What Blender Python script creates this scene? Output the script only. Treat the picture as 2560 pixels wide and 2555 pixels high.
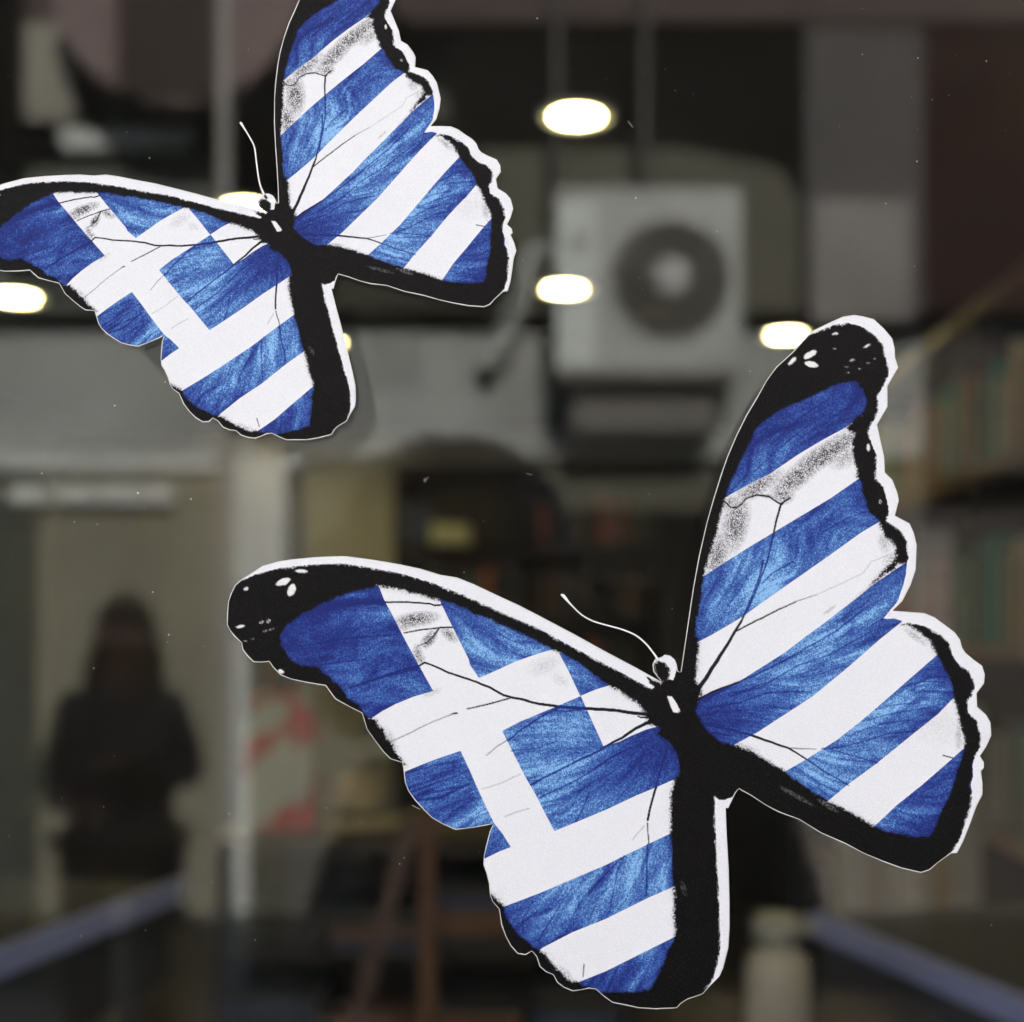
import bpy, bmesh, math, random
import numpy as np
from mathutils import Vector, Matrix

random.seed(7)
for o in list(bpy.data.objects):
    bpy.data.objects.remove(o)

SC = bpy.context.scene
COL = SC.collection
R = math.radians

# ------------------------------------------------------------------ camera, light
CAM_D = 0.54          # camera to the shop window
CAM_Z = 1.55
FPX = 2700.0          # focal length in pixels of a 1932 px wide view
PX0, PY0 = 1080.0, 1180.0   # principal point in that view

cam = bpy.data.cameras.new("camera")
camo = bpy.data.objects.new("camera", cam)
COL.objects.link(camo)
camo.location = (0, -CAM_D, CAM_Z)
camo.rotation_euler = (R(90), 0, 0)
cam.sensor_width = 36
cam.lens = FPX / 1932 * 36
cam.shift_x = (966 - PX0) / 1932
cam.shift_y = (PY0 - 964) / 1932
cam.clip_start = 0.01
cam.clip_end = 500
cam.dof.use_dof = True
cam.dof.focus_distance = CAM_D
cam.dof.aperture_fstop = 5.2
SC.camera = camo

world = bpy.data.worlds.new("World")
SC.world = world
world.use_nodes = True
wn = world.node_tree
wn.nodes.clear()
sky = wn.nodes.new("ShaderNodeTexSky")
sky.sky_type = 'NISHITA'
sky.sun_disc = False
SUN_EL, SUN_AZ = 35.0, 12.0      # the sun stands behind the shop and lights the far side of the street
sky.sun_elevation = R(SUN_EL)
sky.sun_rotation = R(SUN_AZ)
bg = wn.nodes.new("ShaderNodeBackground")
bg.inputs[1].default_value = 0.075
wo = wn.nodes.new("ShaderNodeOutputWorld")
wn.links.new(sky.outputs[0], bg.inputs[0])
wn.links.new(bg.outputs[0], wo.inputs[0])

sl = bpy.data.lights.new("sun", 'SUN')
sl.energy = 5.0
sl.angle = R(0.5)
sl.color = (1.0, 0.95, 0.88)
so = bpy.data.objects.new("sun", sl)
COL.objects.link(so)
sd = Vector((math.sin(R(SUN_AZ)) * math.cos(R(SUN_EL)), math.cos(R(SUN_AZ)) * math.cos(R(SUN_EL)), math.sin(R(SUN_EL))))
so.rotation_euler = sd.to_track_quat('Z', 'Y').to_euler()
so.location = (0, 5, 8)

SC.view_settings.view_transform = 'Standard'
SC.view_settings.look = 'None'
SC.view_settings.gamma = 1.0
SC.view_settings.exposure = 2.9

# ------------------------------------------------------------------ helpers
def inside(px, py, D):
    """a point of the shop interior, D metres in front of the camera"""
    return Vector(((px - PX0) / FPX * D, D - CAM_D, CAM_Z - (py - PY0) / FPX * D))

def street(px, py, D):
    """a point of the street behind the camera that the window mirrors, D metres along the mirrored ray"""
    return Vector(((px - PX0) / FPX * D, CAM_D - D, CAM_Z - (py - PY0) / FPX * D))

def tag(o, label=None, cat=None, group=None, kind=None):
    if label: o['label'] = label
    if cat: o['category'] = cat
    if group: o['group'] = group
    if kind: o['kind'] = kind
    return o

def empty(name, loc=(0, 0, 0), rz=0.0):
    o = bpy.data.objects.new(name, None)
    COL.objects.link(o)
    o.location = loc
    o.rotation_euler = (0, 0, rz)
    o.empty_display_size = 0.02
    return o

def link(name, me, parent=None, loc=(0, 0, 0), rot=(0, 0, 0)):
    o = bpy.data.objects.new(name, me)
    COL.objects.link(o)
    o.location = loc
    o.rotation_euler = rot
    if parent is not None:
        o.parent = parent
    return o

def obj(name, bm, m, parent=None, loc=(0, 0, 0), rot=(0, 0, 0), smooth=False):
    me = bpy.data.meshes.new(name)
    bm.normal_update()
    bm.to_mesh(me)
    bm.free()
    if m: me.materials.append(m)
    if smooth:
        me.polygons.foreach_set('use_smooth', [True] * len(me.polygons))
    return link(name, me, parent, loc, rot)

def add_box(bm, x0, x1, y0, y1, z0, z1, bev=0.0):
    t = bmesh.new()
    v = [t.verts.new((x, y, z)) for x in (x0, x1) for y in (y0, y1) for z in (z0, z1)]
    for f in ((0, 1, 3, 2), (4, 6, 7, 5), (0, 4, 5, 1), (2, 3, 7, 6), (0, 2, 6, 4), (1, 5, 7, 3)):
        t.faces.new([v[i] for i in f])
    bmesh.ops.recalc_face_normals(t, faces=t.faces)
    if bev > 0:
        bmesh.ops.bevel(t, geom=list(t.edges), offset=bev, segments=2, profile=0.6, affect='EDGES')
    me = bpy.data.meshes.new('tmp')
    t.to_mesh(me); t.free()
    bm.from_mesh(me)
    bpy.data.meshes.remove(me)

def box(x0, x1, y0, y1, z0, z1, bev=0.0):
    bm = bmesh.new()
    add_box(bm, x0, x1, y0, y1, z0, z1, bev)
    return bm

def add_bar(bm, a, b, w, h, up=Vector((0, 0, 1))):
    """a squared bar from a to b"""
    a = Vector(a); b = Vector(b)
    d = (b - a).normalized()
    s = d.cross(up)
    if s.length < 1e-4: s = Vector((1, 0, 0))
    s.normalize()
    u = s.cross(d)
    vs = []
    for p in (a, b):
        for i, j in ((-1, -1), (1, -1), (1, 1), (-1, 1)):
            vs.append(bm.verts.new(p + s * (i * w / 2) + u * (j * h / 2)))
    fs = [bm.faces.new([vs[i] for i in f]) for f in ((0, 1, 2, 3), (7, 6, 5, 4), (0, 4, 5, 1), (1, 5, 6, 2), (2, 6, 7, 3), (3, 7, 4, 0))]
    bmesh.ops.recalc_face_normals(bm, faces=fs)

def add_lathe(bm, prof, n=32, c=(0, 0, 0), axis='Z'):
    rings = []
    for r, z in prof:
        ring = []
        for k in range(n):
            a = 2 * math.pi * k / n
            if axis == 'Z':
                p = (c[0] + r * math.cos(a), c[1] + r * math.sin(a), c[2] + z)
            else:
                p = (c[0] + r * math.cos(a), c[1] + z, c[2] + r * math.sin(a))
            ring.append(bm.verts.new(p))
        rings.append(ring)
    fs = []
    for a, b in zip(rings[:-1], rings[1:]):
        for k in range(n):
            fs.append(bm.faces.new((a[k], a[(k + 1) % n], b[(k + 1) % n], b[k])))
    if prof[0][0] > 1e-6: fs.append(bm.faces.new(rings[0]))
    if prof[-1][0] > 1e-6: fs.append(bm.faces.new(rings[-1]))
    bmesh.ops.recalc_face_normals(bm, faces=fs)

def add_tube(bm, pts, r, n=8):
    for a, b in zip(pts[:-1], pts[1:]):
        a = Vector(a); b = Vector(b)
        d = (b - a)
        q = d.to_track_quat('Z', 'Y')
        ra = []; rb = []
        for k in range(n):
            t = 2 * math.pi * k / n
            o = q @ Vector((math.cos(t) * r, math.sin(t) * r, 0))
            ra.append(bm.verts.new(a + o)); rb.append(bm.verts.new(b + o))
        fs = [bm.faces.new((ra[k], ra[(k + 1) % n], rb[(k + 1) % n], rb[k])) for k in range(n)]
        fs += [bm.faces.new(ra), bm.faces.new(rb)]
        bmesh.ops.recalc_face_normals(bm, faces=fs)

def mat(name, col, rough=0.7, var=0.15, scale=6.0, bump=0.0, metal=0.0, spec=0.5, dirt=None):
    m = bpy.data.materials.new(name)
    m.use_nodes = True
    nt = m.node_tree
    b = nt.nodes['Principled BSDF']
    b.inputs['Roughness'].default_value = rough
    b.inputs['Metallic'].default_value = metal
    b.inputs['Specular IOR Level'].default_value = spec
    tc = nt.nodes.new('ShaderNodeTexCoord')
    nz = nt.nodes.new('ShaderNodeTexNoise')
    nz.inputs['Scale'].default_value = scale
    nz.inputs['Detail'].default_value = 6
    nt.links.new(tc.outputs['Object'], nz.inputs['Vector'])
    mx = nt.nodes.new('ShaderNodeMix'); mx.data_type = 'RGBA'
    c2 = dirt if dirt else [c * (1 - var * 2) for c in col]
    mx.inputs[6].default_value = (*col, 1)
    mx.inputs[7].default_value = (*c2, 1)
    rp = nt.nodes.new('ShaderNodeValToRGB')
    rp.color_ramp.elements[0].position = 0.38
    rp.color_ramp.elements[1].position = 0.68
    nt.links.new(nz.outputs[0], rp.inputs[0])
    nt.links.new(rp.outputs[0], mx.inputs[0])
    nt.links.new(mx.outputs[2], b.inputs['Base Color'])
    if bump > 0:
        bp = nt.nodes.new('ShaderNodeBump')
        bp.inputs['Strength'].default_value = bump
        bp.inputs['Distance'].default_value = 0.01
        nt.links.new(nz.outputs[0], bp.inputs['Height'])
        nt.links.new(bp.outputs[0], b.inputs['Normal'])
    return m

def lamp_mat(name, col, strength):
    m = bpy.data.materials.new(name)
    m.use_nodes = True
    nt = m.node_tree
    b = nt.nodes['Principled BSDF']
    b.inputs['Base Color'].default_value = (*col, 1)
    b.inputs['Emission Color'].default_value = (*col, 1)
    b.inputs['Emission Strength'].default_value = strength
    return m

# ------------------------------------------------------------------ the window glass
def glass_material(dust_haze):
    m = bpy.data.materials.new("window_glass")
    m.use_nodes = True
    nt = m.node_tree
    nt.nodes.clear()
    out = nt.nodes.new('ShaderNodeOutputMaterial')
    mix = nt.nodes.new('ShaderNodeMixShader')
    tr = nt.nodes.new('ShaderNodeBsdfTransparent')
    tr.inputs[0].default_value = (0.94, 0.94, 0.935, 1)
    gl = nt.nodes.new('ShaderNodeBsdfGlossy')
    gl.inputs['Roughness'].default_value = 0.0
    lw = nt.nodes.new('ShaderNodeLayerWeight')      # the same from both faces of the pane
    lw.inputs['Blend'].default_value = 0.5
    pw = nt.nodes.new('ShaderNodeMath'); pw.operation = 'POWER'
    pw.inputs[1].default_value = 5.0
    nt.links.new(lw.outputs['Facing'], pw.inputs[0])
    ma = nt.nodes.new('ShaderNodeMath'); ma.operation = 'MULTIPLY_ADD'
    ma.inputs[1].default_value = 0.983
    ma.inputs[2].default_value = 0.017
    nt.links.new(pw.outputs[0], ma.inputs[0])
    nt.links.new(ma.outputs[0], mix.inputs[0])
    nt.links.new(tr.outputs[0], mix.inputs[1])
    nt.links.new(gl.outputs[0], mix.inputs[2])
    if not dust_haze:
        nt.links.new(mix.outputs[0], out.inputs[0])
        return m
    # faint wiped dust streaks, with a painted haze that lifts the blacks
    df = nt.nodes.new('ShaderNodeBsdfDiffuse'); df.inputs[0].default_value = (0.62, 0.60, 0.56, 1)
    tc = nt.nodes.new('ShaderNodeTexCoord')
    mp = nt.nodes.new('ShaderNodeMapping'); mp.inputs['Rotation'].default_value = (0, R(35), 0); mp.inputs['Scale'].default_value = (3.0, 1.0, 14.0)
    nz = nt.nodes.new('ShaderNodeTexNoise'); nz.inputs['Scale'].default_value = 1.6; nz.inputs['Detail'].default_value = 7; nz.inputs['Roughness'].default_value = .65
    mr = nt.nodes.new('ShaderNodeMapRange'); mr.inputs[1].default_value = .35; mr.inputs[2].default_value = .75; mr.inputs[3].default_value = .0008; mr.inputs[4].default_value = .0055
    nt.links.new(tc.outputs['Object'], mp.inputs['Vector']); nt.links.new(mp.outputs[0], nz.inputs['Vector']); nt.links.new(nz.outputs[0], mr.inputs[0])
    film = nt.nodes.new('ShaderNodeMixShader')
    nt.links.new(mr.outputs[0], film.inputs[0]); nt.links.new(mix.outputs[0], film.inputs[1]); nt.links.new(df.outputs[0], film.inputs[2])
    nt.links.new(film.outputs[0], out.inputs[0])
    return m

PANE_GAP = 0.026
GLASS = glass_material(False)
GLASS_DUST_HAZE = glass_material(True)
win = empty("shop_window", (0, 0, 0.45))
tag(win, "clear double glazed shop window carrying the two striped butterfly stickers", "window")
obj("pane", box(-2.3, 1.24, 0.0, 0.004, 0.05, 2.1), GLASS_DUST_HAZE, win)
obj("pane", box(-2.3, 1.24, PANE_GAP, PANE_GAP + 0.004, 0.05, 2.1), GLASS, win)
M_ALU = mat("grey_aluminium", (0.25, 0.25, 0.26), 0.4, 0.05, metal=0.6)
bm = bmesh.new()
for x0, x1, z0, z1 in ((-2.36, 1.3, 0.0, 0.05), (-2.36, 1.3, 2.1, 2.15), (-2.36, -2.3, 0.05, 2.1), (1.24, 1.3, 0.05, 2.1)):
    add_box(bm, x0, x1, -0.02, 0.05, z0, z1)
obj("window_frame", bm, M_ALU, win)

# ------------------------------------------------------------------ butterfly stickers
# The artwork is laid out once in the drawing units of the print (1 unit = 0.151 mm), as outlines in five
# overlapping sheets with these origins; 2.41 sheet units make one drawing unit.
SHEET = dict(A=(500, 1300), B=(1100, 1300), C=(1700, 1400), D=(1100, 1755), E=(1660, 740), F=(0, 400), H=(600, 0))
UNIT = CAM_D / (FPX * 2560 / 1932)
U0, V0 = PX0 * 2560 / 1932, PY0 * 2560 / 1932

def P(*segs):
    out = []
    for s in segs:
        k, rest = s.split(' ', 1)
        v = [float(t) for t in rest.replace(',', ' ').split()]
        ox, oy = SHEET[k]
        for i in range(0, len(v), 2):
            out.append((ox + v[i] / 2.41, oy + v[i + 1] / 2.41))
    return np.array(out)

OUTLINE = P(
 "B 1327,977 1180,895 1000,800 800,690 640,605 480,522 340,455 200,390 100,352 0,335",
 "A 1330,300 1200,270 1050,245 880,222 850,222 700,228 560,240 480,252 380,280 330,315 250,365 215,395 190,450 175,490 170,560 168,630 185,665 215,700 255,738 262,780 290,815 325,850 370,853 420,848 445,885 490,930 550,955 650,975 760,993 790,1035 820,1075 900,1120 980,1160 995,1210 1010,1260 1060,1330 1110,1395 1150,1435 1222,1458 1232,1500 1240,1580 1260,1630 1300,1685 1350,1740 1400,1790 1470,1830 1540,1860 1640,1850 1730,1832 1772,1826",
 "D 305,780 285,860 268,925 268,980 285,1030 300,1090 305,1160 320,1200 360,1245 375,1340 400,1410 430,1465 470,1510 515,1517 555,1495 585,1530 605,1590 640,1620 685,1640 710,1685 750,1715 800,1735 850,1730 895,1718 940,1725 985,1765 1040,1805 1120,1820 1200,1838 1300,1843 1425,1838 1450,1810 1490,1785 1580,1755 1620,1710 1680,1650 1700,1600 1730,1480 1740,1360 1740,1200 1732,1000 1722,800 1716,630 1732,638 1758,580 1775,545 1800,517",
 "C 430,1415 520,1475 600,1515 720,1560 850,1640 1000,1705 1100,1760 1220,1810 1330,1850 1450,1878 1500,1862 1550,1820 1630,1762 1665,1762 1700,1690 1745,1580 1780,1480 1815,1410 1815,1340 1805,1270 1825,1250 1825,1220 1800,1180 1840,1120 1870,1055 1865,980 1840,935 1785,885 1780,800 1825,740 1830,690 1815,640 1760,600 1715,560 1695,530 1680,480 1650,440 1600,400 1530,350 1470,325 1380,318 1275,308",
 "E 1430,1835 1480,1740 1510,1650 1517,1500 1500,1430 1475,1375 1385,1325 1410,1230 1400,1190 1370,1110 1325,1065 1322,970 1300,880 1278,775 1340,665 1340,575 1340,540 1405,430 1385,370 1385,320 1370,260 1320,200 1260,145 1200,128 1145,120 1080,130 1000,165 900,215 860,250 780,340 680,430 620,510 560,620 500,720 440,840 385,970 350,1070 300,1230 260,1370 215,1570 180,1760 155,1928",
 "C 30,530 8,680",
 "B 1428,912 1420,870 1410,845 1385,820 1355,815 1340,828 1320,835 1300,838 1285,870 1290,910 1310,940 1335,965")

BLACK = [
 # left forewing: outer border, tip and leading edge
 P("A 355,318 480,290 650,270 850,262 1000,280 1200,320 1400,378 1600,455 1800,550",
   "B 600,655 800,765 1000,870 1150,950 1270,1012 1300,1000 1420,1100 1400,1300 1250,1220 1262,1150 1220,1125 1150,1080 1050,1010 980,970 850,870 720,800 600,740 400,640 200,560 100,510",
   "A 1450,482 1300,440 1150,408 1075,398 950,425 850,460 750,500 620,565 530,630 488,690 495,760 540,820 560,860 640,880 720,890 770,940 830,990 870,1030 900,1080 950,1110 990,1165 1020,1192 1055,1205 1075,1240 1105,1265 1125,1320 1165,1360 1180,1405 1210,1435 1240,1470",
   "A 1180,1500 900,1300 600,1050 400,950 250,850 100,700 80,500 150,380 260,330"),
 # thorax, abdomen and trailing edge of the left hindwing
 P("B 1228,935 1250,942 1330,985 1360,962 1385,955 1410,940 1430,915 1458,920 1500,700 1560,700 1548,850 1535,960 1560,1000 1560,1100 1540,1150 1570,1190 1590,1240 1620,1280 1700,1340 1790,1360 1850,1400 1950,1450",
   "D 1900,500 1800,517 1775,545 1755,572 1720,588 1680,590 1655,575 1658,700 1665,900 1678,1100 1685,1300 1690,1450 1680,1550 1645,1670 1600,1740 1500,1900 1000,1900 975,1755 1040,1738 1100,1742 1200,1740 1262,1728 1300,1670 1335,1590 1370,1500 1405,1440 1418,1380 1412,1300 1412,1200 1405,1110 1395,1000 1392,900 1390,800 1390,700 1385,640 1392,550 1408,475 1440,445",
   "B 1440,1450 1415,1385 1380,1335 1305,1290 1335,1240 1258,1205 1200,1100 1290,1020 1262,985"),
 # scallops of the left hindwing
 P("D 312,1158 345,1185 380,1228 400,1290 440,1360 480,1410 540,1450 570,1480 600,1490 640,1520 680,1580 730,1630 790,1680 860,1702 920,1722 960,1760 900,1900 300,1700 250,1200"),
 # lower edge and outer border of the right hindwing
 P("C 100,1000 200,1060 300,1128 400,1140 480,1175 560,1230 640,1280 720,1340 820,1410 890,1450 960,1490 1060,1540 1170,1605 1230,1625 1330,1655 1420,1668 1500,1665 1530,1630 1560,1540 1610,1440 1650,1330 1680,1230 1710,1150 1722,1100 1700,1020 1680,960 1665,880 1645,830 1640,760 1610,690 1580,620 1550,580 1530,530 1500,480 1440,430 1400,405 1330,388 1400,380 1480,400 1560,445 1620,500 1640,570 1680,630 1740,670 1765,710 1775,770 1760,820 1730,850 1735,920 1790,970 1815,1060 1810,1120 1780,1180 1760,1230 1765,1300 1750,1350 1760,1400 1755,1480 1720,1580 1690,1670 1650,1740 1620,1768 1560,1850 1450,1950 900,1800 300,1500 100,1300"),
 # right forewing: tip, leading edge and outer border
 P("E 860,240 950,205 1020,175 1110,163 1200,188 1270,240 1315,290 1335,370 1355,440 1350,490 1300,580 1280,610 1290,640 1290,700 1255,770 1230,830 1250,890 1280,960 1280,1030 1275,1100 1320,1150 1340,1220 1355,1300 1340,1360 1380,1380 1430,1420 1465,1480 1472,1580 1462,1612 1400,1610 1385,1640 1300,1700 1240,1750 1300,1680 1370,1605 1400,1570 1390,1510 1340,1450 1310,1400 1290,1345 1230,1300 1220,1250 1190,1180 1190,1120 1165,1085 1165,1040 1140,960 1130,880 1145,830 1100,795 1130,762 1180,720 1210,690 1215,620 1190,560 1150,512 1080,520 1010,545 930,590 860,620 740,665 620,740 555,800 520,880 470,970 430,1060 385,1150 360,1230 340,1330 310,1440 280,1550 250,1660 225,1760 205,1928",
   "C 103,337 95,400 93,500 85,650 85,760 120,760 130,800 80,900 -60,900 -60,300",
   "E 100,1700 300,1000 500,600 700,350"),
]
BLUE = [
 P("A 1077,395 1110,480 1160,572 1230,710 1300,840 1350,930 1406,1030 1290,1063 1180,1108 1100,1150 1030,1197 980,1180 800,1050 700,1000 500,950 430,700 600,450 900,370"),
 P("A 1445,485 1500,600 1560,720 1620,840", "B 180,870 235,952 330,910 450,855 560,815 690,775 500,640 300,540 100,470 0,470"),
 P("B 715,798 770,900 845,1060 940,1020 1060,985 1020,900 850,800"),
 P("B 375,1270 440,1400 510,1540 580,1660 640,1780 690,1873 820,1820 1000,1745 1180,1660 1330,1598 1425,1555 1560,1450 1560,1250 1330,1238 1240,1262 1150,1300 1080,1335 985,1362 930,1240 880,1130 848,1060 730,1110 600,1165 480,1215"),
 P("A 1230,1518 1330,1475 1450,1430 1570,1390 1620,1495 1670,1610 1730,1740", "D 325,727 375,790 427,872 350,903 272,942 150,900", "A 1200,1800 1150,1530"),
 P("D 385,1232 600,1150 800,1065 1000,980 1120,920 1250,857 1400,785 1500,740 1500,1075 1400,1115 1250,1180 1000,1305 800,1385 620,1478 540,1540 300,1500 300,1240"),
 P("D 820,1692 1000,1620 1200,1520 1400,1420 1500,1370 1500,1800 900,1850 800,1750"),
 P("E 345,1228 500,1140 640,1070 800,960 950,870 1080,800 1240,690 1260,600 1100,450 500,650 300,1150"),
 P("E 1210,1075 1000,1220 800,1340 650,1430 500,1520 370,1602 250,1680 160,1730 120,1928", "C 20,337 20,555 95,500 200,445 300,387 383,337", "E 600,1840 800,1700 1000,1560 1180,1430 1330,1340 1280,1200"),
 P("C 1366,12 1270,75 1160,150 1050,240 950,315 870,378 750,465 640,550 500,640 350,735 250,775 130,830 60,900 60,960 150,1080 300,1130 340,1105 470,1035 600,950 800,820 1000,655 1200,480 1340,368 1290,352 1225,352 1310,250 1345,150 1366,60"),
 P("C 1555,565 1400,700 1250,832 1100,960 950,1080 870,1130 760,1200 620,1280 700,1400 880,1460 1000,1360 1190,1220 1400,1050 1550,930 1645,832 1720,770 1620,560"),
 P("C 1730,1115 1600,1230 1450,1360 1300,1480 1165,1608 1200,1720 1600,1720 1800,1300"),
]
RIM = [
 P("B 1327,977 1180,880 1000,780 640,580 340,430 100,320 0,310", "A 1330,280 880,190 500,220 380,260 300,330 250,370 355,319 480,290 650,270 850,262 1000,280 1200,320 1400,378 1600,455 1800,550",
   "B 600,655 800,765 1000,870 1150,950 1280,1018 1290,1005 1262,985 1240,965 1228,935"),
 P("D 1655,575 1680,590 1720,588 1755,572 1830,560 1850,700 1850,1500 1720,1700 1560,1790 1600,1740 1645,1670 1680,1550 1690,1450 1685,1300 1678,1100 1665,900 1658,700"),
 P("C 1225,352 1290,352 1340,368 1400,380 1480,400 1560,445 1620,500 1640,570 1680,630 1740,670 1765,710 1775,770 1760,820 1730,850 1735,920 1790,970 1815,1060 1810,1120 1780,1180 1760,1230 1765,1300 1750,1350 1760,1400 1755,1480 1720,1580 1690,1670 1650,1740 1625,1765 1640,1800 1800,1750 1950,1200 1950,600 1700,300 1500,250 1560,0 1366,0 1366,60 1345,150 1310,250"),
 P("E 860,240 950,205 1020,175 1110,163 1200,188 1270,240 1315,290 1335,370 1355,440 1350,490 1300,580 1280,610 1290,640 1290,700 1255,770 1230,830 1250,890 1280,960 1280,1030 1275,1100 1320,1150 1340,1220 1355,1300 1340,1360 1380,1380 1430,1420 1465,1480 1472,1580 1462,1612 1456,1680 1440,1760 1392,1868 1375,1900 1450,1920 1600,1700 1600,1400 1450,1100 1400,700 1460,400 1350,100 1150,60 900,180"),
 P("B 1322,836 1345,800 1400,800 1440,850 1425,900 1412,945 1405,965 1380,958 1388,905 1372,880 1350,862 1330,850"),
]
EYE = P("B 1293,862 1325,848 1355,858 1382,893 1386,940 1368,972 1335,975 1302,940 1290,900")
SPOTS = [  # sheet, x, y, half length, half width, tilt (degrees), strength
 ('A', 503, 372, 46, 19, -22, 1), ('A', 553, 422, 40, 22, -68, 1), ('A', 610, 308, 36, 10, 2, 1), ('A', 280, 412, 15, 9, -20, .8),
 ('A', 245, 640, 24, 8, -12, 1), ('A', 490, 912, 17, 12, 20, 1), ('A', 372, 615, 15, 9, -20, .35), ('A', 415, 606, 14, 11, -60, .4),
 ('A', 395, 668, 14, 5, -20, .3), ('A', 430, 658, 13, 4, -20, .3), ('A', 318, 714, 9, 4, 0, .3), ('A', 275, 730, 9, 4, 0, .25),
 ('E', 880, 352, 42, 17, -28, 1), ('E', 888, 412, 40, 18, 14, 1), ('E', 770, 392, 30, 11, -42, 1), ('E', 1030, 228, 18, 8, -10, .9),
 ('E', 1220, 300, 21, 6, -28, 1), ('E', 1228, 914, 9, 22, 0, .9), ('E', 1132, 387, 16, 6, -10, .5), ('E', 1100, 425, 11, 5, 0, .4),
 ('E', 1230, 405, 10, 6, 0, .35), ('E', 1270, 380, 9, 4, 0, .35), ('E', 1180, 440, 8, 4, 0, .3), ('E', 1025, 318, 8, 4, 0, .3), ('E', 1110, 462, 9, 4, 0, .25),
 ('E', 1300, 1240, 10, 14, 0, .35), ('C', 890, 1480, 70, 14, 30, .08), ('C', 700, 1420, 110, 14, 30, .05),
 ('A', 1590, 515, 50, 8, 25, .0), ('D', 1465, 1120, 44, 16, 70, .035),
]
BODYSPOT = P("B 1368,1060 1398,1064 1425,1105 1447,1150 1432,1160 1405,1158 1385,1110")
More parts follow.
